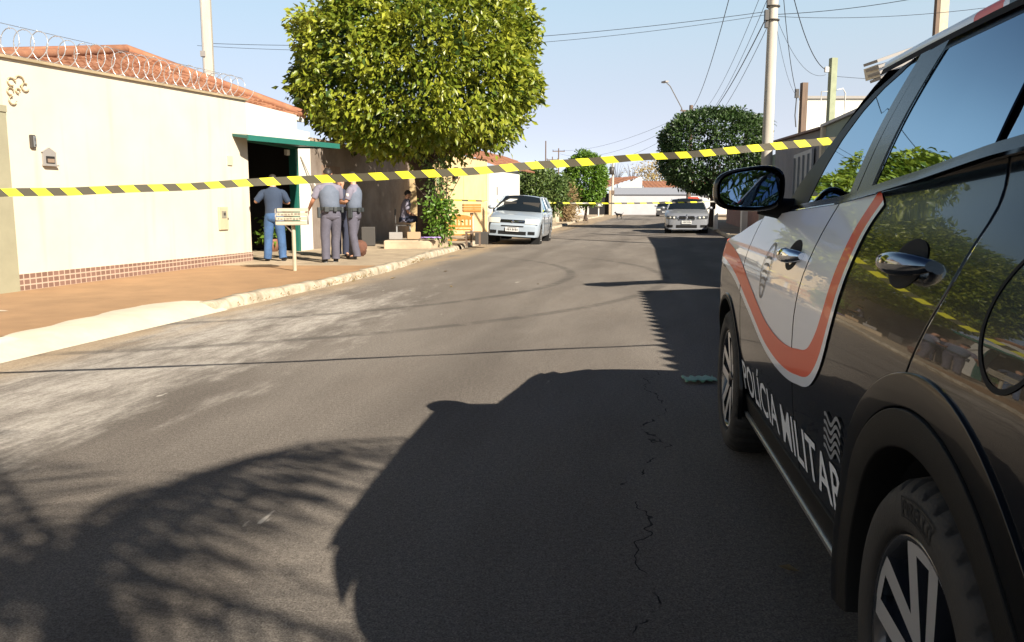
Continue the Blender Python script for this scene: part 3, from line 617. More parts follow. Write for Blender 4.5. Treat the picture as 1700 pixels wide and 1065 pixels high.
leaves_mesh('crown', cl, nn, .2, M['leafbright'], gt2, .5, .3); trunk_mesh((4.85, 55.5, .1), (4.85, 55.5, 1.9), [(4.3, 55, 2.6), (5.4, 55.6, 2.6)], .1, gt2)
ob = thing('olive_bush_tree', 'wide olive-green bushy tree behind the parked silver hatchback', 'tree')
cl, nn = crown_pts(1500, (1.55, 45.5, 1.95), (1.35, 1.6, 1.15), 2.2, .55, .16, 6, .17, 10)
leaves_mesh('crown', cl, nn, .22, M['leafolive'], ob, .4, .4); trunk_mesh((1.5, 45.5, .1), (1.5, 45.5, 1.4), [(.9, 45, 2), (2.2, 45.5, 2.1)], .09, ob)
db = thing('dry_climber_bush', 'brownish dry climbing bush in front of the bright green tree', 'bush')
cl, nn = crown_pts(420, (3.35, 53.6, 1.25), (.75, .9, 1.1), 2.1, .4, .2, 6, .18, 11); leaves_mesh('crown', cl, nn, .2, M['leafdry'], db, .3, .4)
trunk_mesh((3.4, 53.6, .1), (3.4, 53.6, 1.0), [(3.1, 53.5, 1.8), (3.7, 53.7, 1.7)], .06, db)
yt = thing('yellow_dry_tree', 'pale yellow half-bare tree behind the roofs at the street end', 'tree')
cl, nn = crown_pts(380, (19.6, 112, 5.0), (3.4, 2.5, 2.0), 2, .4, .2, 6, .3, 12); leaves_mesh('crown', cl, nn, .34, M['leafyellow'], yt, .4, .3)
trunk_mesh((19.6, 112, 0), (19.6, 112, 3.8), [(17.5, 112, 5.5), (21.6, 112, 5.6), (19.8, 111, 6.2)], .16, yt)
for i, (x, y) in enumerate(((14.8, 118), (17.0, 119))):
    bt2 = thing('bare_tree', ('bare brown tree above the orange roof at the street end', 'bare brown tree just left of the yellow dry tree')[i], 'tree', group='bare trees at the street end')
    lm = [(x + math.cos(a) * rr, y + math.sin(a) * rr, z) for a, rr, z in zip(np.linspace(0, 6, 14), rng.uniform(.5, 2.0, 14), rng.uniform(5.6, 7.6, 14))]
    trunk_mesh((x, y, 0), (x, y, 4.2), lm, .09, bt2)
# shrub at the foot of the big tree
sb = thing('trunk_shrub', 'leafy green shrub with trailing stems at the foot of the big tree', 'shrub')
cl, nn = crown_pts(150, (-1.86, 21.75, .85), (.36, .35, .62), 2, .3, .2, 6, .09, 14); leaves_mesh('foliage', cl, nn, .13, M['leafbright'], sb, .5, .3)
cl, nn = crown_pts(70, (-1.95, 21.9, 1.9), (.32, .3, .62), 2, .3, .2, 5, .10, 15); leaves_mesh('trailing_leaves', cl, nn, .12, M['leafolive'], sb, .45, .3)
b = MB()
for k in range(9):
    x, y = -1.9 + rng.normal(0, .1), 21.8 + rng.normal(0, .08); b.tube([(x, y, .2), (x + rng.normal(0, .1), y, 1.0), (x + rng.normal(0, .2), y + .1, rng.uniform(1.6, 2.5))], .012, 5)
b.build('stem', M['bark'], sb)
pcn = np_(3.75, -.55, .65); cl, nn = crown_pts(40, tuple(pcn), (.28, .28, .42), 2, .2, .2, 5, .06, 16); leaves_mesh('foliage', cl, nn, .16, M['leafbright'], pk, .45, .4)
# palm over the roofs on the right, palms behind the photographer and a tree added to block sky
def palm(name, label, base, h, fl, nf, parent=None, seed=3, leafm='leafdark', lw=.035):
    g = np.random.default_rng(seed); t = thing(name, label, 'palm tree'); bx, by = base
    MB().tube([(bx + .1 * math.sin(i), by, h * i / 6) for i in range(7)], [.17] + [.13] * 5 + [.10], 9).build('trunk', M['bark'], t)
    top = Vector((bx, by, h)); ce = []; mb = MB()
    for k in range(nf):
        a = 2 * math.pi * k / nf + g.uniform(-.2, .2); el = g.uniform(.15, 1.25); out = Vector((math.cos(a), math.sin(a), 0)); prev = None; side = Vector((-math.sin(a), math.cos(a), 0))
        P = []
        for i in range(12):
            u = i / 11; P.append(top + out * (fl * u * math.cos(el * (1 - .25 * u))) + Vector((0, 0, fl * (math.sin(el) * u - .62 * u * u))))
        mb.tube(P, [.03 - .002 * i for i in range(12)], 5)
        for i in range(1, 12):
            for q in (0, .5):
                p = P[i - 1].lerp(P[i], q) if q else P[i]; L = fl * .26 * math.sin(math.pi * min(1, .15 + .85 * (i + q) / 12)) + .08
                for s_ in (-1, 1):
                    d = (side * s_ + out * .55 + Vector((0, 0, -.45 - g.uniform(0, .4)))).normalized(); w = (P[i] - P[i - 1]).normalized() * lw
                    mb.add([p - w, p + w, p + d * L * .6 + w * .8, p + d * L], [(0, 1, 2), (0, 2, 3)])
    mb.build('crown', M[leafm], t); return t
palm('palm_tree', 'grey-green palm crown rising behind the round dark tree', (16.6, 60), 6.9, 2.2, 16, seed=5)
palm('palm_tree', 'taller palm tree standing behind the photographer', (.75, -3.1), 4.5, 2.6, 13, seed=9, lw=.022)
palm('palm_tree', 'shorter palm tree on the right pavement behind the police car', (2.75, -2.6), 4.2, 2.2, 12, seed=12, lw=.022)
tt_ = thing('sky_blocking_tree', 'tall spreading tree out of view, added to hold back sky light', 'tree')  # unseen crown added so less sky light reaches the street
cl, nn = crown_pts(2600, (1.6, -10.4, 4.5), (4.6, 3.0, 1.7), 2.4, .45, .14, 6, .25, 23); leaves_mesh('crown', cl, nn, .34, M['leafdark'], tt_, .5, .3)
trunk_mesh((3.0, -10.6, .1), (2.6, -10.4, 2.9), [(0, -10.2, 4), (4.4, -10.4, 4.2), (2, -11.8, 4.6), (1.5, -9.2, 4.4)], .24, tt_)
# ---------------------------------------------------------------- poles and wires
def pole(name, label, base, h, r0, r1, m, n=12, group=None, square=False, lean=(0, 0)):
    t = thing(name, label, 'utility pole', group=group); b = MB()
    if square: b.box((base[0], base[1], h / 2), (r0 * 2, r0 * 2, h), .15)
    else: b.tube([(base[0] + lean[0] * k / 4, base[1] + lean[1] * k / 4, h * k / 4) for k in range(5)], [r0 + (r1 - r0) * k / 4 for k in range(5)], n)
    b.build('shaft', m, t); return t
def xarm(t, p, w, ang=0, m='wood', ins=3):
    b = MB(); d = Vector((math.cos(ang), math.sin(ang), 0)); b.bar(Vector(p) - d * w / 2, Vector(p) + d * w / 2, .09, .1); b.build('crossarm', M[m], t)
    for k in range(ins):
        q = Vector(p) - d * w / 2 * .9 + d * w * .9 * k / max(1, ins - 1); b = MB(); b.lathe([(.0, 0), (.04, 0), (.05, .06), (.03, .1), (.045, .14), (0, .17)], q + Vector((0, 0, .05)), n=8); b.build('insulator', M['darkplastic'], t)
np1 = pole('concrete_pole', 'tall round concrete utility pole in front of the dark shed', (6.93, 23, 0), 9.0, .165, .115, M['pole'])
xarm(np1, (6.75, 22.95, 8.3), 1.8, .2)
b = MB()
for z in (6.05, 6.4, 7.2): b.tube([(6.93 + .165 * math.cos(a), 23 + .165 * math.sin(a), z) for a in np.linspace(0, 6.28, 13)], .02, 5)
b.box((6.72, 22.85, 6.15), (.10, .12, .26)); b.box((6.74, 22.9, 5.92), (.08, .1, .16)); b.box((6.76, 22.86, 6.5), (.08, .1, .2)); b.build('clamp', M['darkplastic'], np1)
lpz = pole('concrete_pole', 'slim square concrete pole standing behind the razor wire of the cream wall', (-7.75, 22, 0), 8.5, .10, .1, M['pole'], square=True)
b = MB(); b.tube([(-7.86, 21.9, .2), (-7.86, 21.9, 8.4)], .025, 6); b.box((-7.86, 21.9, 5.0), (.12, .1, .14)); b.build('conduit', M['greyplastic'], lpz)
fpz = pole('wooden_pole', 'far utility pole with a street-lamp arm above the round dark tree', (12.6, 60, 0), 8.1, .17, .13, M['wood']); xarm(fpz, (12.6, 59.9, 7.7), 1.6, .2)
b = MB(); b.tube([(12.5, 59.8, 6.4), (11.4, 57.5, 7.7), (10.2, 55.2, 8.75), (9.9, 54.8, 8.9)], .035, 6); b.build('lamp_arm', M['steel'], fpz)
b = MB(); b.box((9.75, 54.6, 8.93), (.22, .5, .1), .4); b.build('lamp_head', M['greyplastic'], fpz)
wpz = pole('wooden_pole', 'short brown wooden service pole in front of the white building', (10.24, 30, 0), 5.42, .10, .09, M['wood'], square=True)
b = MB(); b.box((9.98, 29.95, 5.05), (.12, .12, .3)); b.tube([(9.98, 29.95, 5.0), (9.95, 29.95, 4.3), (10.0, 29.95, 3.9)], .02, 5); b.build('insulator', M['darkplastic'], wpz)
gpz = pole('painted_post', 'thin green-painted service post in front of the white building', (10.47, 28, 0), 5.92, .10, .09, M['greenwood'], square=True)
b = MB(); b.box((10.25, 27.95, 5.55), (.12, .12, .16)); b.tube([(10.6, 27.9, 4.9), (10.8, 27.9, 4.95), (10.88, 27.9, 4.8), (10.88, 27.9, 4.1)], .02, 5); b.tube([(10.3, 27.9, 4.85), (10.1, 27.9, 4.85), (10.1, 27.9, 4.5)], .018, 5); b.build('service_pipe', M['white'], gpz)
rpz = pole('wooden_pole', 'brown and cream pole rising beyond the police car roof', (11.9, 24, 0), 8.5, .13, .12, M['creamwood'], square=True)
b = MB(); b.box((11.72, 23.9, 4.3), (.10, .12, 8.4), .15); b.build('conduit', M['wood'], rpz)
for i, (px, Y, zt, lb) in enumerate(((905, 100, 7.6, 'thin far pole right of the big tree crown'), (916, 115, 6.6, 'middle far pole beyond the olive bushes'), (926, 110, 7.4, 'dark far pole left of the bright green tree'))):
    x = (px - 850) / FPX * Y; t = pole('wooden_pole', lb, (x, Y, 0), zt + 1.0, .10, .07, M['wood'], 8, group='far poles on the left')
    if i: xarm(t, (x, Y, zt + .6), 1.6, 0, ins=2)
t = pole('street_end_pole', 'pale pole with a dark transformer standing at the street-end wall', (11.0, 92, 0), 5.9, .15, .12, M['pole'], 10)
b = MB(); b.lathe([(0, 0), (.28, 0), (.28, .8), (0, .85)], (10.85, 91.7, 4.4), n=10); b.build('transformer', M['darkplastic'], t); b = MB(); b.box((11, 91.8, 2.5), (.35, .2, .4)); b.build('meter_case', M['wood'], t)
wires = 0
def wire(a, b_, sag, label, r=.012, n=26):
    a, b_ = Vector(a), Vector(b_); p = [a.lerp(b_, i / n) - Vector((0, 0, sag * 4 * (i / n) * (1 - i / n))) for i in range(n + 1)]
    return tag(MB().tube(p, r * .7, 5).build('overhead_cable', M['wire']), label, 'cable', 'overhead cables')
for k, (dz, dx, sg, r_) in enumerate(((8.35, -.8, 1.0, .02), (7.2, -.18, 1.15, .011), (6.55, -.2, 1.1, .011), (6.1, -.2, .75, .022), (6.0, -.1, .95, .012))):
    wire((6.93 + dx, 22.9, dz), (12.5 + .1 * k, 60, 7.75 - .35 * k), sg, 'cable sagging from near concrete pole to far lamp pole, %s' % ('topmost of five', 'second from the top', 'third from the top', 'thick fourth', 'lowest of five')[k], r_)
wire((6.8, 23, 6.28), (-9.5, 27, 6.2), .35, 'upper thin cable running left from the concrete pole', .011)
wire((6.8, 23, 6.2), (-9.5, 26, 5.95), .45, 'lower thin cable running left from the concrete pole', .009)
wire((-1.1, 24, 6.25), (4.5, 18, 7.4), .1, 'single cable leaving the top right of the big tree crown', .014)
wire((7.0, 23, 6.2), (17, 17, 8.2), .7, 'cable swinging up and right from the concrete pole', .012)
wire((7.0, 23, 6.15), (19, 18, 7.6), .8, 'second cable swinging right from the concrete pole', .009)
wire((7.0, 22.9, 8.2), (10.25, 28, 5.55), .7, 'drop cable from the concrete pole to the green post', .018)
wire((7.0, 22.9, 7.9), (9.98, 30, 5.1), .5, 'drop cable from the concrete pole to the brown wooden pole', .015)
wire((7.0, 22.9, 6.1), (10.25, 28, 5.4), .5, 'thin slack cable from the concrete pole to the green post', .008)
wire((7.0, 22.9, 5.9), (9.98, 30, 5.0), .3, 'thin cable from the concrete pole to the brown pole', .007)
wire((10.5, 28, 5.35), (16, 27, 5.1), .1, 'short cable from the green post to the house on the right', .010)
for k in range(3):
    wire((12.3, 60, 7.5 - .4 * k), (5.2 + k, 110, 8.2 - .5 * k), .9 + .3 * k, ('upper', 'middle', 'lower')[k] + ' faint far cable from the lamp pole leftwards', .016)
# ---------------------------------------------------------------- hazard tape
def tape(name, label, pts, width, period, sl=.55, seed=0):
    g = random.Random(seed); P = [Vector(p) for p in pts]; t = thing(name, label, 'barrier tape')
    seg = [(P[i + 1] - P[i]).length for i in range(len(P) - 1)]; tot = sum(seg); cum = np.concatenate([[0], np.cumsum(seg)])
    def at(s):
        s = min(max(s, 0), tot); i = min(int(np.searchsorted(cum, s, 'right') - 1), len(P) - 2); return P[i].lerp(P[i + 1], (s - cum[i]) / seg[i]), (P[i + 1] - P[i]).normalized()
    mb = MB(); h = period / 2; n = int(tot / h)
    for k in range(n):
        q = []
        for s, e in ((k * h, 1), ((k + 1) * h, 1), ((k + 1) * h, -1), (k * h, -1)):
            s2 = s - e * width * sl; p, d = at(s2); tw = .3 * math.sin(s2 * .8 + seed) + .22 * math.sin(s2 * 3.7 + seed * 2); nrm = Vector((0, 0, 1)) * math.cos(tw) + d.cross(Vector((0, 0, 1))) * math.sin(tw)
            q.append(p + nrm * e * width / 2)
        mb.add(q, [(3, 2, 1, 0)], k % 2)
    return mb.build('striped_band', [M['yellow'], M['tapeblack']], t)
tp = []
for u in np.linspace(0, 1, 41):
    x = -7.4 + u * (4.6 + 7.4); tt = (x + 2.63) / (1.83 + 2.63); tp.append((x, 4.30 + .62 * tt, 1.262 + (1.57 - 1.262) * tt - .035 * math.sin(math.pi * min(1, max(0, tt))) + .004 * math.sin(x * 4.1) + .003 * math.sin(x * 9.3 + 1)))
tape('hazard_tape', 'near yellow and black striped barrier tape stretched across the street', tp, .042, .143, .50, 1)
tp = [(-2.4 + u * 11.6, 28 + 2.6 * u + 1.0 * math.sin(u * 2), 1.36 - .12 * math.sin(math.pi * u)) for u in np.linspace(0, 1, 30)]
tape('hazard_tape', 'far thin yellow and black barrier tape stretched behind the parked cars', tp, .05, .5, .5, 2)
# ---------------------------------------------------------------- the police car (local: x forward from the front axle, y to its left, z up)
def paint(name, col, rough=.16, coat=1., spec=.5):
    m = mat(name, col, rough, spec=spec, coat=coat); b = m.node_tree.nodes['Principled BSDF']; b.inputs['Coat IOR'].default_value = 1.5
    nt = m.node_tree; tc = nt.nodes.new('ShaderNodeTexCoord'); n = nt.nodes.new('ShaderNodeTexNoise'); n.inputs['Scale'].default_value = 7; n.inputs['Detail'].default_value = 8
    mr = nt.nodes.new('ShaderNodeMapRange'); mr.inputs['From Min'].default_value = .45; mr.inputs['From Max'].default_value = .8; mr.inputs['To Min'].default_value = .004; mr.inputs['To Max'].default_value = .03
    nt.links.new(tc.outputs['Object'], n.inputs['Vector']); nt.links.new(n.outputs['Fac'], mr.inputs[0]); nt.links.new(mr.outputs[0], b.inputs['Coat Roughness'])
    return m
M['black'] = paint('black_car_paint', (.003, .0035, .005), .2, .6, .1); M['carwhite'] = paint('white_car_film', (.66, .69, .74), .35, .6)
M['red'] = paint('red_orange_film', (.66, .062, .012), .4, .25); M['decal'] = mat('reflective_silver_film', (.72, .74, .76), .4, coat=.2)
M['clad'] = mat('grained_black_plastic', (.009, .0088, .0085), .55, bump=.25, bscale=420, spec=.14); M['flare'] = paint('dark_flare_paint', (.005, .005, .005), .3, .28, .08)
M['glass'] = mat('tinted_window_glass', (.010, .014, .018), .012, spec=.5, coat=.0); M['glass'].node_tree.nodes['Principled BSDF'].inputs['IOR'].default_value = 1.62; M['glass'].node_tree.nodes['Principled BSDF'].inputs['Specular Tint'].default_value = (.55, .80, 1.0, 1)
def film_glass():
    m = M['glass']; nt = m.node_tree; b = nt.nodes['Principled BSDF']; b.inputs['Specular IOR Level'].default_value = 0
    g = nt.nodes.new('ShaderNodeBsdfGlossy'); g.inputs['Color'].default_value = (.42, .54, .65, 1); g.inputs['Roughness'].default_value = .01
    f = nt.nodes.new('ShaderNodeFresnel'); f.inputs['IOR'].default_value = 1.42; mx = nt.nodes.new('ShaderNodeMixShader')
    nt.links.new(f.outputs[0], mx.inputs[0]); nt.links.new(b.outputs[0], mx.inputs[1]); nt.links.new(g.outputs[0], mx.inputs[2]); nt.links.new(mx.outputs[0], nt.nodes['Material Output'].inputs[0])
film_glass()
M['chrome'] = mat('chrome', (.62, .65, .70), .07, metal=1.)
M['darkchrome'] = mat('dark_chrome', (.20, .22, .25), .08, metal=1.); M['mirror'] = mat('mirror_glass', (.42, .50, .62), .01, metal=1.)
M['rubber'] = mat('tyre_rubber', (.020, .018, .016), .75, var=.3, scale=9, bump=.15, bscale=120); M['gloss'] = mat('gloss_black_trim', (.006, .006, .008), .22, spec=.32)
M['alloy'] = mat('machined_alloy', (.78, .77, .76), .34, metal=.75); M['gap'] = mat('panel_gap', (.002, .002, .002), .9); M['lamp'] = mat('lamp_lens', (.50, .50, .48), .08, coat=1.)
M['redlens'] = mat('red_lens', (.45, .06, .03), .15, coat=1.)
_ins = pc([.20, .30, .42, .55, .75, .90, .98, 1.06, 1.14, 1.22, 1.34], [.085, .055, .034, .014, .0, .004, .018, .045, .08, .122, .17])
def taper(x):
    return (.24 * (max(0, x - .25) / .6) ** 2) + (.14 * (max(0, -2.95 - x) / .55) ** 2)
def ysf(x, z): return .915 - _ins(z) - taper(x)
def belt(x): return ip(-x, [.5, .9, 1.5, 2.15, 2.5, 3.0, 3.5], [1.170, 1.195, 1.221, 1.272, 1.305, 1.335, 1.35])
def fend(x): return ip(-x, [-.85, -.6, -.3, 0, .3, .5, .6], [.90, .985, 1.03, 1.075, 1.135, 1.160, 1.168])
def roofz(x): return ip(-x, [.5, 1.19, 1.6, 2.0, 2.6, 3.1, 3.4], [1.2, 1.646, 1.652, 1.653, 1.645, 1.60, 1.53])
def ygh(x, z):
    t = (z - belt(x)) / (1.62 - belt(x)); return .915 - (.137 + .175 * t) + .012 * math.sin(math.pi * min(1, max(0, t))) - taper(x) * .6
GAP = .004
def panel(mb, xl, xr, zb, zt, surf, n=22, m=14, off=0., edge=.012, mi=0, side=1):
    "patch of the body side between x boundaries given as functions of z and z boundaries as functions of x, with rolled-in edges"
    rows = []; ss = [0, 0, .004] + list(np.linspace(0, 1, n))[1:-1] + [.996, 1, 1]; tt = [0, 0, .006] + list(np.linspace(0, 1, m))[1:-1] + [.994, 1, 1]
    for j, t in enumerate(tt):
        row = []
        for i, s in enumerate(ss):
            x = xl(.8) + (xr(.8) - xl(.8)) * s
            for _ in range(3):
                z = zb(x) + (zt(x) - zb(x)) * t; x = xl(z) + (xr(z) - xl(z)) * s
            d = edge if (i in (0, len(ss) - 1) or j in (0, len(tt) - 1)) else 0
            row.append(Vector((x, side * (surf(x, z) + off - d), z)))
        rows.append(row)
    return mb.grid(rows, mi, True, flip=(side < 0))
def ribbon(mb, pts, w, surf, off, mi=0, side=1, clip=None):
    P = [Vector((p[0], p[1], 0)) for p in pts]; a = []
    for i, p in enumerate(P):
        d = (P[min(i + 1, len(P) - 1)] - P[max(i - 1, 0)]).normalized(); nn_ = Vector((-d.y, d.x, 0)); w0 = w(i / (len(P) - 1)) if callable(w) else w
        lo = w0[0] if isinstance(w0, tuple) else -w0 / 2; hi = w0[1] if isinstance(w0, tuple) else w0 / 2
        a.append([p + nn_ * (lo + (hi - lo) * k / 4) for k in range(5)])
    for i in range(len(a) - 1):
        if clip and not clip((a[i][2].x + a[i + 1][2].x) / 2): continue
        mb.grid([[Vector((q.x, side * (surf(q.x, q.y) + off), q.y)) for q in r] for r in (a[i], a[i + 1])], mi, True, flip=(side > 0))
    return mb
def dense(pts, n=60):
    xs = [p[0] for p in pts]; zs = [p[1] for p in pts]; L = np.concatenate([[0], np.cumsum(np.hypot(np.diff(xs), np.diff(zs)))])
    fx, fz = pc(L, xs), pc(L, zs); return [(fx(s), fz(s)) for s in np.linspace(0, L[-1], n)]
PC = thing('police_car', 'black police SUV with red and white swoosh and silver POLÍCIA MILITAR lettering', 'police car', (1.960, 3.918, 0), R(82.88))
RW, FW = -2.61, 0.0; WZ = .352; AR = .55
def arch(x, c, r): return WZ + math.sqrt(max(0, r * r - (x - c) ** 2)) if abs(x - c) < r else None
def zlow(x):
    for c in (RW, FW):
        a = arch(x, c, (AR if c == RW else .425) - .02)
        if a is not None: return max(.36, a)
    return .36
gapR_x = pc([.40, .75, .86, .90, .976, 1.045, 1.12, 1.20, 1.32], [-2.40, -2.47, -2.50, -2.512, -2.545, -2.568, -2.578, -2.580, -2.50])
def rear_of_door(z):
    if z < .87:
        r = AR - .03; return max(gapR_x(z), RW + math.sqrt(max(0, r * r - (z - WZ) ** 2)))
    return gapR_x(z)
XB, XF = -1.52, -.415
swo = dense([(.62, 1.0), (.2, .985), (-.25, .94), (-.73, .838), (-1.08, .757), (-1.35, .735), (-1.58, .748), (-1.77, .79), (-1.855, .865), (-1.885, .95), (-1.875, 1.06), (-1.865, 1.14), (-1.87, 1.20), (-1.885, 1.238)], 110)
doors = {}
for sd in (1, -1):
    clipf = {'fender': lambda x: x > XF + .004, 'front': lambda x: XB + .004 < x < XF - .004, 'rear': lambda x: x < XB - .004}
    fd = panel(MB(), lambda z: XF + GAP, lambda z: .80, lambda x: max(zlow(x), .36), fend, ysf, 60, 14, side=sd).build('front_fender', M['black'], PC)
    d1 = panel(MB(), lambda z: XB + GAP, lambda z: XF - GAP, lambda x: .385, lambda x: belt(x) - .006, ysf, 24, 26, side=sd).build('front_door', M['black'], PC)
    d2 = panel(MB(), lambda z: rear_of_door(z) + GAP, lambda z: XB - GAP, lambda x: .385, lambda x: belt(x) - .006, ysf, 30, 30, side=sd).build('rear_door', M['black'], PC)
    qp = panel(MB(), lambda z: -3.46, lambda z: gapR_x(z) - GAP, lambda x: zlow(x), lambda x: belt(x) + .02, ysf, 36, 22, side=sd).build('rear_quarter_panel', M['black'], PC)
    doors[sd] = (d1, d2)
    # film: white field, red band, white edge
    for par, key, x0, x1 in ((fd, 'fender', XF + .006, .72), (d1, 'front', XB + .006, XF - .006), (d2, 'rear', -1.86, XB - .006)):
        b = MB(); sx_ = np.array([p[0] for p in swo]); sz_ = np.array([p[1] for p in swo]); xs = np.linspace(x0, x1, 40); rows = []
        k1 = int(np.argmin(sx_))
        for x in xs:
            lo = float(np.interp(-x, -sx_[:k1 + 1], sz_[:k1 + 1])); hi = (fend(x) - .004) if key == 'fender' else belt(x) - .012
            rows.append([Vector((x, sd * (ysf(x, z) + .0022), z)) for z in np.linspace(lo, hi, 12)])
        b.grid(rows, 0, True, flip=(sd > 0)); b.build('white_film', M['carwhite'], par)
        b = MB(); ribbon(b, swo, (-.032, .046), ysf, .0042, 0, sd, clipf[key]); b.build('red_band', M['red'], par)
        b = MB(); ribbon(b, swo, (.046, .074), ysf, .0042, 0, sd, clipf[key]); b.build('white_edge', M['carwhite'], par)
    # lettering along the bottom of the doors
    tv, tf = text_mesh('POLÍCIA MILITAR', .010)
    for par, key in ((d1, 'front'), (d2, 'rear')):
        b = MB(); x_start, x_end = (-.425, -2.09) if sd > 0 else (-2.09, -.425)
        vx = x_start + (x_end - x_start) * tv[:, 0]; zl = .402 + .022 * tv[:, 0] if sd > 0 else .424 - .022 * tv[:, 0]
        vz = zl + .165 * tv[:, 1]
        keep = [f for f in tf if all((clipf[key](np.mean(vx[list(f)])),))] if key == 'rear' else [f for f in tf if np.mean(vx[list(f)]) > XB]
        b.add([(x, sd * (ysf(x, z) + .0022), z) for x, z in zip(vx, vz)], keep); b.build('lettering', M['decal'], par)
    b = MB()
    for k in range(5):
        z0 = .575 + .022 * k; ribbon(b, [(-1.93 - .16 * t - .004 * k, z0 + .012 * math.sin(t * 9 + 1) + .02 * t) for t in np.linspace(0, 1, 16)], .011, ysf, .0045, 0, sd)
    b.build('striped_flag_decal', mat('grey_flag_film', (.20, .21, .22), .4), d2)
    b = MB()   # shield emblem on the front door
    cr_ = [(-.93 + .075 * math.sin(a) * (1 if math.cos(a) > -.3 else .75), .965 + .10 * math.cos(a)) for a in np.linspace(0, 2 * math.pi, 40)]
    ribbon(b, cr_, .010, ysf, .0045, 0, sd)
    for k in range(5): ribbon(b, [(-.93 - .04 + .08 * t, .905 + .026 * k + .006 * math.sin(t * 3)) for t in np.linspace(0, 1, 6)], .009, ysf, .0045, 0, sd)
    b.build('shield_emblem', mat('emblem_grey', (.12, .12, .13), .4), d1)
    # arch flare (painted) and cladding (plastic)
    for c, nm in ((FW, 'front'), (RW, 'rear')):
        fl_, cl_ = MB(), MB(); A0, A1 = R(-14), R(194)
        def ring(mb, prof):
            rows = []
            for r_, dy in prof:
                row = []
                for k in range(61):
                    a = A0 + (A1 - A0) * k / 60; x, z = c + r_ * math.cos(a), max(.215, WZ + r_ * math.sin(a) * (1.0 if math.sin(a) > 0 else .9))
                    row.append(Vector((x, sd * (ysf(x, max(z, .56)) + dy), z)))
                rows.append(row)
            mb.grid(rows, 0, True, flip=(sd < 0))
        if c == RW:
            ring(fl_, [(.5535, -.014), (.5532, .0045), (.5515, .0060), (.5495, .0063), (.520, .0070), (.4915, .0078), (.4895, .0076), (.4882, .006), (.488, -.010)])
            ring(cl_, [(.4850, -.010), (.4848, .0095), (.4835, .0115), (.481, .012), (.445, .0115), (.415, .010), (.4120, .009), (.4105, .006), (.410, -.03), (.405, -.13)])
        else:
            ring(fl_, [(.430, -.012), (.4295, .004), (.428, .006), (.4185, .0065), (.417, .005), (.4165, -.006)])
            ring(cl_, [(.4155, -.008), (.415, .006), (.413, .0085), (.402, .008), (.3995, .005), (.399, -.03), (.395, -.13)])
        fl_.build('wheel_arch_flare', M['flare'], PC); cl_.build('wheel_arch_cladding', M['clad'], PC)
        b = MB(); rows = [[Vector((c + .405 * math.cos(a), sd * y, WZ + .405 * math.sin(a))) for a in np.linspace(R(-14), R(194), 30)] for y in (.84, .50)]; b.grid(rows)
        b.add([(c + .405 * math.cos(a), sd * .5, WZ + .405 * math.sin(a)) for a in np.linspace(R(-14), R(194), 30)], [tuple(range(30))]); b.build('wheel_well', M['gap'], PC)
    # sill
    b = MB(); panel(b, lambda z: -2.13, lambda z: -.375, lambda x: .225, lambda x: .378, ysf, 12, 6, .004, side=sd); b.build('sill_cladding', M['clad'], PC)
    b = MB(); panel(b, lambda z: -2.13, lambda z: -.375, lambda x: .270, lambda x: .292, ysf, 12, 3, .018, .014, side=sd); b.build('sill_trim_strip', mat('satin_silver_trim', (.36, .34, .32), .3, metal=.6), PC)
    # greenhouse
    af = pc([1.15, 1.33, 1.494, 1.595, 1.65], [-.555, -.78, -.98, -1.08, -1.20])
    gh = panel(MB(), lambda z: -3.2 - (1.64 - z) * .35, af, lambda x: belt(x) - .012, lambda x: roofz(x) - .003, lambda x, z: ygh(x, z) - .010, 60, 20, side=sd).build('window_frame', M['gloss'], PC)
    panel(MB(), lambda z: ip(z, [1.19, 1.332, 1.43, 1.519, 1.58, 1.612], [-1.0, -1.065, -1.135, -1.232, -1.355, -1.49]), lambda z: af(z) - .004, lambda x: belt(x) - .004, lambda x: roofz(x) - .022, lambda x, z: ygh(x, z) - .002, 16, 16, .010, .010, side=sd).build('mirror_sail', mat('matt_black_trim', (.008, .008, .009), .5, spec=.25), PC)
    w1l = pc([1.19, 1.332, 1.43, 1.519, 1.58, 1.612], [-.995, -1.06, -1.13, -1.227, -1.35, -1.49])
    panel(MB(), lambda z: ip(z, [1.23, 1.613], [-1.568, -1.558]), w1l, lambda x: belt(x) + .002, lambda x: 1.616, ygh, 24, 18, .006, .004, side=sd).build('front_window', M['glass'], d1)
    panel(MB(), lambda z: ip(z, [1.29, 1.415, 1.55, 1.60], [-2.495, -2.468, -2.42, -2.34]), lambda z: ip(z, [1.24, 1.61], [-1.79, -1.755]), lambda x: belt(x) + .002, lambda x: 1.610, ygh, 24, 18, .006, .004, side=sd).build('rear_window', M['glass'], d2)
    panel(MB(), lambda z: ip(z, [1.3, 1.56], [-3.02, -2.88]), lambda z: ip(z, [1.29, 1.37, 1.56], [-2.535, -2.53, -2.47]), lambda x: belt(x) + .002, lambda x: 1.585, ygh, 14, 14, .006, .004, side=sd).build('quarter_window', M['glass'], PC)
    b = MB(); ribbon(b, [(-.62 - 2.4 * t, belt(-.62 - 2.4 * t) + .002) for t in np.linspace(0, 1, 40)], .024, lambda x, z: ygh(x, z), .016, 0, sd); b.build('waist_moulding', M['gloss'], PC)
    b = MB(); ribbon(b, [(ip(z, [1.23, 1.64], [-1.604, -1.600]), z) for z in np.linspace(1.235, 1.632, 16)], .074, ygh, .012, 0, sd); b.build('door_pillar', M['gloss'], d1)
    b = MB(); ribbon(b, [(ip(z, [1.23, 1.64], [-1.716, -1.700]), z) for z in np.linspace(1.24, 1.632, 16)], .128, ygh, .012, 0, sd); b.build('door_pillar', M['gloss'], d2)
    b = MB(); ribbon(b, [(-1.20 - 1.9 * t, roofz(-1.20 - 1.9 * t) - .010) for t in np.linspace(0, 1, 30)], .020, ygh, .012, 0, sd); b.build('roof_gutter', M['gap'], PC)
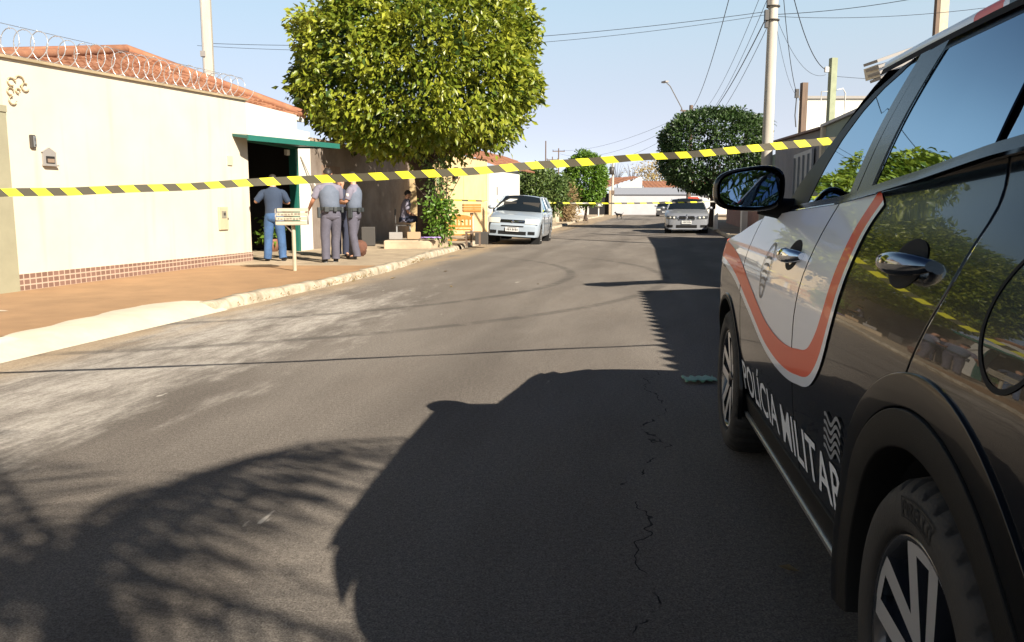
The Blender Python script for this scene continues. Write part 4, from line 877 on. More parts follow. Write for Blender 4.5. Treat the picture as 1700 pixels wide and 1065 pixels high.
    # door handles
    for par, hx, hz in ((d1, -1.30, 1.045), (d2, -2.33, 1.090)):
        y0 = ysf(hx, hz); b = MB(); rows = []
        for i in range(15):
            t = i / 14; x = hx + .135 - .27 * t; lift = .040 * math.sin(math.pi * min(1, max(0, t * 1.05))) ** .55 + .004; hh = .011 + .013 * math.sin(math.pi * t ** 1.6) ** .8; th = .010 + .004 * t
            rows.append([Vector((x, sd * (ysf(x, hz) + lift + th * math.cos(a)), hz + .006 * (t - .5) + hh * math.sin(a))) for a in np.linspace(0, 2 * math.pi, 13)])
        b.grid(rows, 0, True, flip=(sd > 0))
        for rr in (rows[0], rows[-1]): b.poly(rr[:-1])
        h = b.build('door_handle', M['darkchrome'] if par is d2 else M['chrome'], par)
        b = MB(); rows = []
        for r_, dy in ((1.08, .0025), (1.0, .004), (.9, .0035), (.0, .003)):
            rows.append([Vector((hx + .01 + .088 * r_ * math.cos(a), sd * (ysf(hx + .088 * r_ * math.cos(a), hz + .045 * r_ * math.sin(a)) + dy), hz - .002 + .048 * r_ * math.sin(a))) for a in np.linspace(0, 2 * math.pi, 25)])
        b.grid(rows, 0, True, flip=(sd < 0)); b.build('handle_cup', M['gap'], h)
    # filler flap outline on the left
    if sd > 0:
        b = MB(); ribbon(b, [(-2.865 + .105 * math.cos(a) * (1 + .06 * math.cos(2 * a)), 1.055 + .115 * math.sin(a)) for a in np.linspace(0, 2 * math.pi, 60)], .009, ysf, .0015, 0, sd); b.build('filler_flap', M['gap'], PC)
    # mirror
    b = MB(); rows = []
    def rr_(a, p=3.2): return (abs(math.cos(a)) ** p + abs(math.sin(a)) ** p) ** (-1 / p)
    yc, zc = .955, 1.268
    for xx, k in ((-.815, .93), (-.812, 1.0), (-.79, 1.03), (-.74, 1.0), (-.68, .88), (-.63, .66), (-.60, .3), (-.595, .0)):
        rows.append([Vector((xx + .02 * math.cos(a), sd * (yc + .128 * k * rr_(a) * math.cos(a)), zc + .082 * k * rr_(a) * math.sin(a) * (1 - .12 * math.cos(a)) - .008 * math.cos(a))) for a in np.linspace(0, 2 * math.pi, 41)])
    b.grid(rows, 0, True, flip=(sd > 0))
    mr_ = b.build('side_mirror', M['black'], PC)
    b = MB(); b.tube([(-.70, sd * .90, 1.205), (-.72, sd * .80, 1.19), (-.74, sd * .70, 1.185)], [.035, .045, .05], 10); b.build('mirror_arm', M['clad'], mr_)
    b = MB(); g_ = [Vector((-.8175 - .012 * math.cos(a), sd * (yc + .113 * rr_(a) * math.cos(a)), zc + .068 * rr_(a) * math.sin(a) * (1 - .12 * math.cos(a)) - .008 * math.cos(a))) for a in np.linspace(0, 2 * math.pi, 41)[:-1]]
    b.add([Vector((p.x - .004 + .20 * (p.z - zc), p.y, p.z)) for p in g_], [tuple(range(40))] if sd > 0 else [tuple(range(39, -1, -1))]); b.build('mirror_glass', M['mirror'], mr_)
# shell behind the panels so the gaps are dark
b = MB()
for sd in (1, -1):
    for xa, xb in ((-3.4, -3.05), (-2.17, -.40), (.40, .74)): panel(b, lambda z: xa, lambda z: xb, lambda x: .24, lambda x: min(belt(x), fend(x) + 9 * max(0, -.5 - x)) - .02, lambda x, z: ysf(x, z) - .018, 20, 12, side=sd)
    for xa, xb in ((-3.05, -2.17), (-.40, .40)): panel(b, lambda z: xa, lambda z: xb, lambda x: .91 if xa < -1 else .80, lambda x: min(belt(x), fend(x) + 9 * max(0, -.5 - x)) - .02, lambda x, z: ysf(x, z) - .018, 20, 6, side=sd)
b.box((-1.32, 0, .27), (4.0, 1.3, .12)); b.box((-1.32, 0, .60), (1.5, 1.6, .5)); b.box((-1.8, 0, 1.2), (2.2, .9, .5))
b.build('inner_shell', M['gap'], PC)
# hood, windscreen, roof, front and rear ends
def xsec(f, n=13): return [f(u) for u in np.linspace(-1, 1, n)]
b = MB(); rows = []
for x in np.linspace(.78, -.42, 22):
    hw = ysf(x, fend(x)); rows.append(xsec(lambda u: Vector((x - (.10 if x < -.3 else 0) * abs(u) ** 3 - .02, hw * u, fend(x) + .045 * (1 - abs(u) ** 2.6)))))
b.grid(rows, 0, True); b.build('bonnet', M['carwhite'], PC)
b = MB(); rows = []; fa = lambda t: (ip(t, [0, .36, .7, .88, 1], [-.555, -.78, -.98, -1.08, -1.19]), ip(t, [0, .36, .7, .88, 1], [1.155, 1.33, 1.494, 1.595, 1.643]))
for t in np.linspace(0, 1, 12):
    x, z = fa(t); hw = ygh(x, z) if z > belt(x) else ysf(x, z)
    rows.append(xsec(lambda u: Vector((x + (.17 - .10 * t) * (1 - u * u), hw * u * .985, z + (.02 + .045 * t) * (1 - u * u)))))
b.grid(rows, 0, True); b.build('windscreen', M['glass'], PC)
def roofpt(x, u):
    e = ygh(x, roofz(x)); return Vector((x + .07 * (1 - u * u) * max(0, 1 - (-1.19 - x) / .3), (e + .006) * math.sin(u * math.pi / 2), roofz(x) - .004 + .078 * max(0, math.cos(u * math.pi / 2)) ** .55))
rf = None
for nm, xa, xb, mt in (('roof', -1.19, -1.87, M['carwhite']), ('roof_band', -1.87, -2.03, M['red']), ('roof_edge_line', -2.03, -2.06, M['carwhite']), ('rear_roof', -2.06, -3.2, M['black'])):
    b = MB(); b.grid([[roofpt(x, u) for u in np.linspace(-1, 1, 61)] for x in np.linspace(xa, xb, 12)], 0, True)
    if rf is None: rf = b.build('roof', mt, PC)
    else: b.build(nm, mt, PC if nm == 'rear_roof' else rf)
lbx = MB(); rows = []
for y in np.linspace(-.46, .46, 15): rows.append([Vector((-2.02 + .10 * math.cos(a) - .10 * (abs(y) / .46) ** 3, y, 1.772 + .045 * math.sin(a) * (1 - .5 * (abs(y) / .46) ** 6))) for a in np.linspace(0, 2 * math.pi, 17)])
lbx.grid(rows); lbx.poly(rows[0][:-1]); lbx.poly(rows[-1][:-1]); lbx.build('light_bar', M['redlens'], PC)
b = MB(); rows = []
for z in np.linspace(.24, .96, 12):
    rows.append(xsec(lambda u: Vector((.93 - .20 * abs(u) ** 4 - .10 * max(0, z - .75) - .08 * max(0, .4 - z), u * (ysf(.79, z)), z)), 17))
b.grid(rows, 0, True, flip=True); b.build('front_bumper', M['black'], PC)
b = MB(); b.box((.925, 0, .72), (.03, 1.05, .22)); b.box((.935, 0, .40), (.03, 1.0, .14)); gr_ = b.build('grille', M['clad'], PC)
b = MB()
for k in range(5): b.box((.943, 0, .64 + .04 * k), (.012, 1.0, .010))
b.build('grille_bar', M['chrome'], gr_)
for sd in (1, -1):
    b = MB(); rows = []
    for t in np.linspace(0, 1, 9):
        x = .60 + .26 * t; rows.append([Vector((x + .05 * t, sd * (ysf(x, z) + .006 - .10 * t * t), z)) for z in np.linspace(.80 + .05 * (1 - t), .935, 6)])
    b.grid(rows, 0, True, flip=(sd < 0)); b.build('headlight', M['lamp'], PC)
    b = MB(); panel(b, lambda z: -3.44, lambda z: -3.15, lambda x: .98, lambda x: 1.14, lambda x, z: ysf(x, z), 8, 6, .008, side=sd); b.build('tail_light', M['redlens'], PC)
b = MB(); rows = []
for z, x in ((.26, -3.44), (.5, -3.52), (.85, -3.52), (.95, -3.47), (1.30, -3.42), (1.62, -3.18)):
    rows.append(xsec(lambda u: Vector((x + .08 * abs(u) ** 4, u * (ysf(-3.4, z) if z < 1.31 else .53), z)), 13))
b.grid(rows, 0, True); b.build('tailgate', M['black'], PC)
b = MB(); b.box((-3.36, 0, 1.46), (.05, .9, .24), rot=Matrix.Rotation(R(38), 3, 'Y')); b.build('rear_screen', M['glass'], PC)
# wheels
def wheel(c, sd, name='wheel', text=True, steer=0):
    w = bpy.data.objects.new(name, None); COL.objects.link(w); w.parent = PC; w.location = c; w.rotation_euler = (0, 0, (0 if sd > 0 else math.pi) + steer)
    NS = 180; prof = [(.246, -.02), (.250, .0), (.262, .006), (.30, .008), (.325, .0), (.338, -.012), (.349, -.028), (.355, -.06), (.356, -.105), (.355, -.15), (.349, -.19), (.335, -.21), (.25, -.215)]
    b = MB(); rows = []
    for j, (r_, h) in enumerate(prof):
        row = []
        for k in range(NS + 1):
            a = 2 * math.pi * k / NS; g = .012 if (5 <= j <= 10 and k % 5 == 0) else 0
            if j in (8,) and k % 4: g = .002
            row.append(Vector(((r_ - g) * math.cos(a), h, (r_ - g) * math.sin(a))))
        rows.append(row)
    b.grid(rows, 0, True, flip=True); ty = b.build('tyre', M['rubber'], w)
    if text:
        tv, tf = text_mesh('PIRELLI', .01)
        b = MB(); A = R(77) + tv[:, 0] * R(25); rr2 = .283 + .026 * tv[:, 1]
        b.add([(r_ * math.cos(a), .0095, r_ * math.sin(a)) for a, r_ in zip(A, rr2)], tf)
        for (ra, rb_, a0, a1) in ((.278, .280, 105, 76), (.314, .317, 105, 76), (.278, .317, 105, 104), (.278, .317, 77, 76)):
            b.grid([[Vector((r_ * math.cos(R(a)), .0092, r_ * math.sin(R(a)))) for a in np.linspace(a0, a1, 12)] for r_ in (ra, rb_)], 0, False)
        b.build('sidewall_lettering', M['gap'], ty)
    b = MB(); b.lathe([(.247, -.018), (.243, -.004), (.232, -.006), (.226, -.03), (.215, -.15)], axis='Y', n=60); rim = b.build('rim', mat('dark_wheel_paint', (.05, .052, .058), .25, metal=.5, coat=.5), w)
    b = MB(); b.lathe([(.228, -.085), (.10, -.10), (.0, -.10)], axis='Y', n=40); b.build('brake_disc', M['gap'], w)
    sp_ = MB(); pk_ = MB()
    for k in range(5):
        a0 = R(90 + 72 * k)
        def P(r_, a, h): return (r_ * math.cos(a0 + a), h, r_ * math.sin(a0 + a))
        for s_ in (-1, 1):
            out = [(.03, .30 * s_), (.235, .15 * s_), (.236, .33 * s_), (.215, .36 * s_), (.06, 1.0 * s_)]
            f = [P(r_, a, -.008 - .016 * (1 - r_ / .236)) for r_, a in out]; q = [P(r_, a, -.055) for r_, a in out]; n = 5
            fs = [tuple(range(n)) if s_ < 0 else tuple(range(n - 1, -1, -1))]; sp_.add(f, fs); pk_.add(f + q, [(i, (i + 1) % n, n + (i + 1) % n, n + i) for i in range(n)])
        f = [P(.235, -.18, -.0075), P(.235, .18, -.0075), P(.212, .19, -.0085), P(.212, -.19, -.0085)]; sp_.add(f, [(3, 2, 1, 0)])
        f = [P(.06, -.25, -.04), P(.06, .25, -.04), P(.212, .17, -.034), P(.212, -.17, -.034)]; pk_.add(f, [(0, 1, 2, 3)])
    sp_.build('spoke', M['alloy'], rim); pk_.build('spoke_pocket', mat('dark_wheel_paint', (.018, .02, .026), .25, coat=.6), rim)
    b = MB(); b.lathe([(.0, -.012), (.03, -.012), (.04, -.02), (.05, -.05)], axis='Y', n=24); b.build('hub_cap', M['gloss'], rim)
    return w
wheel((FW, .905, .355), 1); wheel((RW, .905, .355), 1); wheel((FW, -.905, .355), -1, text=False); wheel((RW, -.905, .355), -1, text=False)
# ---------------------------------------------------------------- the other cars (local: x forward with the nose at 0, y left, z up)
def street_car(t, L, Wd, H, body, hood=.92, nose=.66, cowl=-1.05, rf=-1.75, rr=-3.0, back=-3.55, deck=.98, wb=(-.72, -3.1), wr=.29, nf=None, ground=.17):
    w2 = Wd / 2
    def ztop(x): return ip(-x, [0, .12, .35, -cowl, -cowl + .3, -back, L - .05, L], [nose - .10, nose, nose + .10, hood, deck - .03, deck, deck - .04, nose])
    def hw(x): return w2 * ip(-x, [0, .10, .30, .6, L - .5, L - .15, L], [.84, .93, .975, 1, 1, .96, .86])
    def zb(x):
        z = ground + .02
        for c in wb:
            d = abs(x - c)
            if d < wr + .06: z = max(z, wr + math.sqrt((wr + .06) ** 2 - d * d))
        return z
    xs = sorted(set([0, -.03, -.08, -.15, -.25, -.4] + [c + (wr + .06) * math.cos(a) for c in wb for a in np.linspace(0, math.pi, 13)] + list(np.linspace(-.5, -L, 24))), reverse=True)
    def bend(v):
        k = max(0, 1 + v.x / .7); return Vector((v.x + (nf(v.y, v.z) * k if nf else 0), v.y, v.z))
    b = MB(); rows = []
    for x in xs:
        w, zt, z0 = hw(x), ztop(x), zb(x); half = [(w * .95, z0), (w * .985, z0 + .10 * min(1, (zt - z0))), (w, z0 + (zt - z0) * .45), (w * .995, z0 + (zt - z0) * .70), (w * .965, zt - .05), (w * .90, zt - .008), (w * .55, zt + .022), (0, zt + .032)]
        rows.append([bend(Vector((x, y, z))) for y, z in half] + [bend(Vector((x, -y, z))) for y, z in half[-2::-1]])
    b.grid(rows, 0, True, flip=True); b.poly(rows[-1][::-1])
    w, zt, z0 = hw(0), ztop(0), zb(0); oz = [z0, z0 + .10 * min(1, (zt - z0)), z0 + (zt - z0) * .45, z0 + (zt - z0) * .70, zt - .05, zt - .008, zt + .022, zt + .032]; oy = [w * .95, w * .985, w, w * .995, w * .965, w * .90, w * .55, 0.0]
    b.grid([[bend(Vector((0, ip(z, oz, oy) * u, z))) for u in np.linspace(-1, 1, 25)] for z in sorted(oz + list(np.linspace(z0, zt, 9)))], 0, True); b.build('body', body, t)
    b = MB()
    for c in wb:
        for s in (1, -1): b.box((c, s * (w2 - .16), wr + .05), (2 * wr + .1, .26, 2 * wr + .1))
    b.box((-L / 2, 0, .30), (L - .4, Wd - .25, .24)); b.build('underbody', M['gap'], t)
    wt = w2 * .70
    A = lambda s: Vector((cowl, s * w2 * .90, ztop(cowl))); B_ = lambda s: Vector((rf, s * wt, H - .05)); C_ = lambda s: Vector((rr, s * wt, H - .07)); D_ = lambda s: Vector((back, s * w2 * .88, ztop(back)))
    def arc(p, q, bx, bz, n=9): return [p.lerp(q, i / (n - 1)) + Vector((bx, 0, bz)) * (1 - (2 * i / (n - 1) - 1) ** 2) for i in range(n)]
    b = MB(); b.grid([arc(B_(-1) + (C_(-1) - B_(-1)) * u + Vector((0, 0, .03 * math.sin(math.pi * u))), B_(1) + (C_(1) - B_(1)) * u + Vector((0, 0, .03 * math.sin(math.pi * u))), .06 * (1 - u), .05) for u in np.linspace(0, 1, 9)], 0, True); b.build('roof', body, t)
    ws = MB(); ws.grid([arc(A(-1).lerp(B_(-1), u), A(1).lerp(B_(1), u), .16 - .10 * u, .02 + .03 * u) for u in np.linspace(0, 1, 7)], 0, True); ws.build('windscreen', M['glass'], t)
    rs = MB(); rs.grid([arc(D_(-1).lerp(C_(-1), u), D_(1).lerp(C_(1), u), -.10 + .06 * u, .02 + .03 * u) for u in np.linspace(0, 1, 6)], 0, True, flip=True); rs.build('rear_screen', M['glass'], t)
    for s in (1, -1):
        b = MB(); b.tube([A(s) + Vector((.03, 0, -.02)), A(s).lerp(B_(s), .5) + Vector((.0, .012 * s, .012)), B_(s)], .032, 6); b.tube([B_(s), B_(s).lerp(C_(s), .5) + Vector((0, 0, .03)), C_(s)], .03, 6); b.tube([C_(s), D_(s)], .055, 6)
        m_ = B_(s).lerp(C_(s), .46); bt_ = Vector((m_.x + .05, s * w2 * .95, deck - .02)); b.tube([m_, bt_], .035, 6); b.build('window_pillar', body, t)
        g = MB(); base = lambda x: Vector((x, s * w2 * .93, deck - .05)); q = [base(cowl - .02), base(back + .05), C_(s) + Vector((0, 0, -.02)), B_(s) + Vector((0, 0, -.02))]
        g.add([Vector((p.x, p.y - s * .012, p.z)) for p in q], [(0, 1, 2, 3) if s < 0 else (3, 2, 1, 0)]); g.build('side_window', M['glass'], t)
        mm = MB(); mm.ell((cowl - .22, s * (w2 + .09), deck + .05), (.07, .10, .065), 10, 6); mo = mm.build('side_mirror', body, t)
        MB().tube([(cowl - .22, s * w2 * .93, deck), (cowl - .22, s * (w2 + .05), deck + .03)], .025, 5).build('mirror_arm', M['gap'], mo)
        h = MB()
        for hx in (m_.x + .16, m_.x - .75): h.box((hx, s * (w2 + .008), deck - .17), (.16, .025, .03))
        h.build('door_handle', body, t)
        gl = MB()
        for gx in (m_.x + .05, cowl - .15, m_.x - .95): gl.box((gx, s * (w2 - .004), .62), (.012, .014, .55))
        gl.build('door_seam', M['gap'], t)
    for c in wb:
        for s in (1, -1):
            wl_ = bpy.data.objects.new('wheel', None); COL.objects.link(wl_); wl_.parent = t; wl_.location = (c, s * (w2 - .015), wr); wl_.rotation_euler = (0, 0, 0 if s > 0 else math.pi)
            b = MB(); b.lathe([(wr * .66, -.01), (wr * .72, .005), (wr * .92, -.005), (wr, -.035), (wr, -.15), (wr * .7, -.19)], axis='Y', n=28); b.build('tyre', M['rubber'], wl_)
            b = MB(); b.lathe([(wr * .66, -.008), (wr * .6, -.015), (wr * .55, -.05), (0, -.05)], axis='Y', n=24)
            for k in range(7):
                a = 2 * math.pi * k / 7; b.bar((wr * .12 * math.cos(a), -.02, wr * .12 * math.sin(a)), (wr * .62 * math.cos(a), -.012, wr * .62 * math.sin(a)), .035, .02)
            b.build('rim', M['steel'], wl_)
    def xf(y): return -.02 - .10 * (abs(y) / w2) ** 4
    return dict(ztop=ztop, hw=hw, w2=w2, xf=xf, A=A, B=B_)
def face(mb, y0, y1, z0, z1, fx, d=.02, n=8, mi=0, cut=None):
    "raised patch following the nose of the car"
    rows = []
    for z in np.linspace(z0, z1, 5): rows.append([Vector((fx(y, z) + d, y, z)) for y in np.linspace(y0, y1, n)])
    return mb.grid(rows, mi, True, flip=True)
M['silverpaint'] = paint('pale_silver_paint', (.30, .35, .40), .3, 1.); M['saloonpaint'] = paint('silver_saloon_paint', (.20, .21, .23), .3, 1.); M['darkpaint'] = paint('dark_grey_paint', (.06, .06, .065), .3)
M['head'] = mat('headlamp_glass', (.62, .60, .52), .12, coat=1.); M['plate'] = mat('number_plate', (.62, .62, .60), .4); M['plateink'] = mat('plate_ink', (.03, .03, .03), .5)
def plate(t, x, z, txt='', w=.40, h=.13):
    p = MB().box((x, 0, z), (.015, w, h)).build('number_plate', M['plate'], t)
    if not txt:
        b = MB(); b.box((x + .008, 0, z + h * .36), (.004, w * .7, h * .10))
        for k in range(7): b.box((x + .008, -w * .36 + w * .12 * k + (w * .03 if k > 2 else 0), z - h * .06), (.004, w * .07, h * (.42 + .08 * (k % 2))))
        b.build('plate_characters', M['plateink'], p); return
    tv, tf = text_mesh(txt, .01); b = MB(); b.add([(x + .009, -w * .42 + w * .84 * (v[0]), z - h * .30 + h * .58 * v[1]) for v in tv], tf); b.build('plate_characters', M['plateink'], p)
def hx(y, z): return -.10 * (abs(y) / .82) ** 3 - .25 * max(0, z - .62) + .0
def bx_(y, z): return -.14 * (abs(y) / .9) ** 3 - .22 * max(0, z - .62)
# --- silver hatchback with an open door
HB = thing('parked_hatchback', 'pale silver small hatchback with its passenger door open, parked at the left kerb', 'car', (-.02, 25.0, .0), math.atan2(-.985, -.16)); HB.rotation_euler[0] = R(0)
HB.rotation_mode = 'XYZ'; HB.rotation_euler = (R(-3.2), 0, math.atan2(-.985, -.16)); HB.location.z = .035
i_ = street_car(HB, 3.84, 1.64, 1.45, M['silverpaint'], hood=.96, nose=.72, cowl=-1.02, rf=-1.72, rr=-3.05, back=-3.6, deck=.99, wb=(-.68, -3.05), wr=.285, ground=.2, nf=hx)
def hx(y, z): return -.10 * (abs(y) / .82) ** 3 - .25 * max(0, z - .62) + .0
for s in (1, -1):
    b = MB(); rows = [[Vector((hx(y, z) + .012 - (.03 if abs(y) > .7 else 0), y, z)) for y in [s * q for q in (.38, .5, .6, .7, .775)]] for z in np.linspace(.61, .76, 5)]; b.grid(rows, 0, True, flip=(s > 0)); b.build('headlight', M['head'], HB)
    b = MB(); face(b, s * .48, s * .68, .30, .39, lambda y, z: hx(y, .5), .018); b.build('fog_recess', M['gap'], HB)
b = MB(); face(b, -.36, .36, .63, .72, hx, .014); face(b, -.34, .34, .515, .545, hx, .014); face(b, -.42, .42, .27, .38, lambda y, z: hx(y, .5), .012); b.build('grille', M['gap'], HB)
b = MB(); face(b, -.36, .36, .665, .685, hx, .024); b.ell((.02, 0, .675), (.02, .05, .045), 10, 6); b.build('grille_bar', M['chrome'], HB)
b = MB(); face(b, -.70, .70, .225, .27, lambda y, z: hx(y, .5), .03); b.build('lower_lip', M['silverpaint'], HB)
plate(HB, .035, .435, '')
b = MB(); b.tube([(-.98, .55, .97), (-1.1, .1, 1.0)], .008, 5); b.tube([(-.98, .0, .98), (-1.08, -.5, 1.0)], .008, 5); b.build('wiper', M['gap'], HB)
b = MB(); b.box((-1.35, .36, 1.12), (.25, .5, .25)); b.box((-1.35, -.36, 1.12), (.25, .5, .25)); b.build('seat', M['darkplastic'], HB)
dr = MB(); dq = [(0, .30), (-1.0, .30), (-1.0, .98), (-.02, .95)]
od = bpy.data.objects.new('open_door', None); COL.objects.link(od); od.parent = HB; od.location = (-1.05, -.82, 0); od.rotation_euler = (0, 0, R(-58)); od['label'] = 'open passenger door with dark inner trim'
b = MB(); b.box((-.5, 0, .62), (.98, .07, .66)); b.build('door_skin', M['silverpaint'], od, bevel=.02)
b = MB(); b.box((-.5, .042, .62), (.94, .03, .62)); b.box((-.45, .07, .55), (.5, .05, .07)); b.build('inner_trim', M['darkplastic'], od, bevel=.01)
b = MB(); b.tube([(-.02, 0, .95), (-.30, .02, 1.22), (-.55, .05, 1.36), (-.80, .05, 1.36), (-.96, .02, 1.2), (-.99, 0, .95)], .022, 6); b.build('window_frame', M['gap'], od)
b = MB(); b.poly([(-.04, 0, .95), (-.30, .02, 1.21), (-.55, .05, 1.35), (-.80, .05, 1.35), (-.95, .02, 1.2), (-.98, 0, .95)]); b.build('window_pane', mat('clear_pane', (.55, .56, .52), .1, coat=.5), od)
# --- silver saloon
SL_ = thing('parked_saloon', 'silver saloon with twin dark grilles parked facing the camera at the right kerb', 'car', (7.22, 34.6, 0), math.atan2(-.98, -.19))
street_car(SL_, 4.53, 1.82, 1.45, M['saloonpaint'], hood=1.0, nose=.72, cowl=-1.30, rf=-2.05, rr=-3.25, back=-4.0, deck=1.0, wb=(-.80, -3.55), wr=.315, ground=.16, nf=bx_)
def bx_(y, z): return -.14 * (abs(y) / .9) ** 3 - .22 * max(0, z - .62)
for s in (1, -1):
    b = MB(); rows = [[Vector((bx_(y, z) + .014 - (.05 if abs(y) > .8 else 0), y, z + .05 * (abs(y) - .5))) for y in [s * q for q in (.40, .52, .64, .76, .85)]] for z in np.linspace(.60, .72, 5)]; b.grid(rows, 0, True, flip=(s > 0)); hl = b.build('headlight', mat('dark_headlamp', (.05, .055, .06), .1, coat=1.), SL_)
    b = MB(); b.ell((bx_(.52, .66) + .02, s * .52, .655), (.02, .05, .045), 10, 6); b.ell((bx_(.68, .66) + .02, s * .68, .665), (.02, .05, .045), 10, 6); b.build('headlamp_ring', M['head'], hl)
    b = MB(); rows = [[Vector((bx_(s * .2, z) + .02, s * y, z)) for y in np.linspace(.03 + .02 * abs(q), .34 - .05 * abs(q), 7)] for q, z in ((-1, .575), (-.4, .60), (.3, .66), (1, .715))]; b.grid(rows, 0, True, flip=(s > 0)); kg = b.build('twin_grille', M['gap'], SL_)
    b = MB(); b.tube([(bx_(.2, .66) + .028, s * y, z) for y, z in ((.04, .575), (.31, .575), (.345, .66), (.30, .72), (.04, .72), (.03, .65), (.04, .575))], .012, 5); b.build('grille_surround', M['chrome'], kg)
    b = MB(); face(b, s * .56, s * .80, .26, .36, lambda y, z: bx_(y, .5), .016); b.build('fog_recess', M['gap'], SL_)
b = MB(); face(b, -.42, .42, .24, .36, lambda y, z: bx_(y, .5), .014); b.build('lower_intake', M['gap'], SL_)
plate(SL_, .03, .47, '')
b = MB(); b.ell((-1.0 + .93, 0, .755), (.012, .035, .035), 10, 6); b.build('bonnet_badge', M['chrome'], SL_)
b = MB(); b.box((-2.6, .3, 1.475), (.35, .5, .09)); b.build('roof_light', M['redlens'], SL_, bevel=.03)
# --- far dark car
FC = thing('parked_car', 'small dark grey car parked on the right near the street end', 'car', (14.9, 82, 0), math.atan2(-.98, -.2))
street_car(FC, 3.9, 1.66, 1.46, M['darkpaint'], nose=.75, hood=.98, wb=(-.7, -3.1), nf=hx); plate(FC, .03, .45, '')
for s in (1, -1):
    b = MB(); rows = [[Vector((hx(y, z) + .012 - (.03 if abs(y) > .7 else 0), y, z)) for y in [s * q for q in (.38, .5, .6, .7, .775)]] for z in np.linspace(.61, .76, 5)]; b.grid(rows, 0, True, flip=(s > 0)); b.build('headlight', M['head'], FC)
# ---------------------------------------------------------------- people
M['skin'] = mat('skin', (.50, .27, .17), .5); M['skin2'] = mat('tanned_skin', (.42, .20, .12), .5); M['hair'] = mat('dark_hair', (.02, .015, .012), .6)
M['jeans'] = mat('blue_denim', (.050, .115, .25), .85, var=.45, scale=5, bump=.3, bscale=40); M['tee'] = mat('slate_blue_tshirt', (.028, .046, .085), .85, var=.2, scale=6, bump=.2, bscale=25)
M['ucloth'] = mat('grey_lilac_trousers', (.095, .090, .118), .85, var=.3, scale=6, bump=.35, bscale=22); M['ushirt'] = mat('grey_lilac_shirt', (.20, .185, .235), .85, var=.2, scale=6, bump=.2, bscale=22)
M['vest'] = mat('grey_blue_vest', (.125, .15, .20), .8, var=.2, scale=8, bump=.2, bscale=40); M['belt'] = mat('black_belt_webbing', (.025, .03, .032), .6); M['boot'] = mat('black_boot', (.018, .016, .015), .45)
M['navy'] = mat('navy_cloth', (.025, .03, .055), .85)
FING = [(-.030, .085), (-.010, .098), (.010, .094), (.028, .078)]
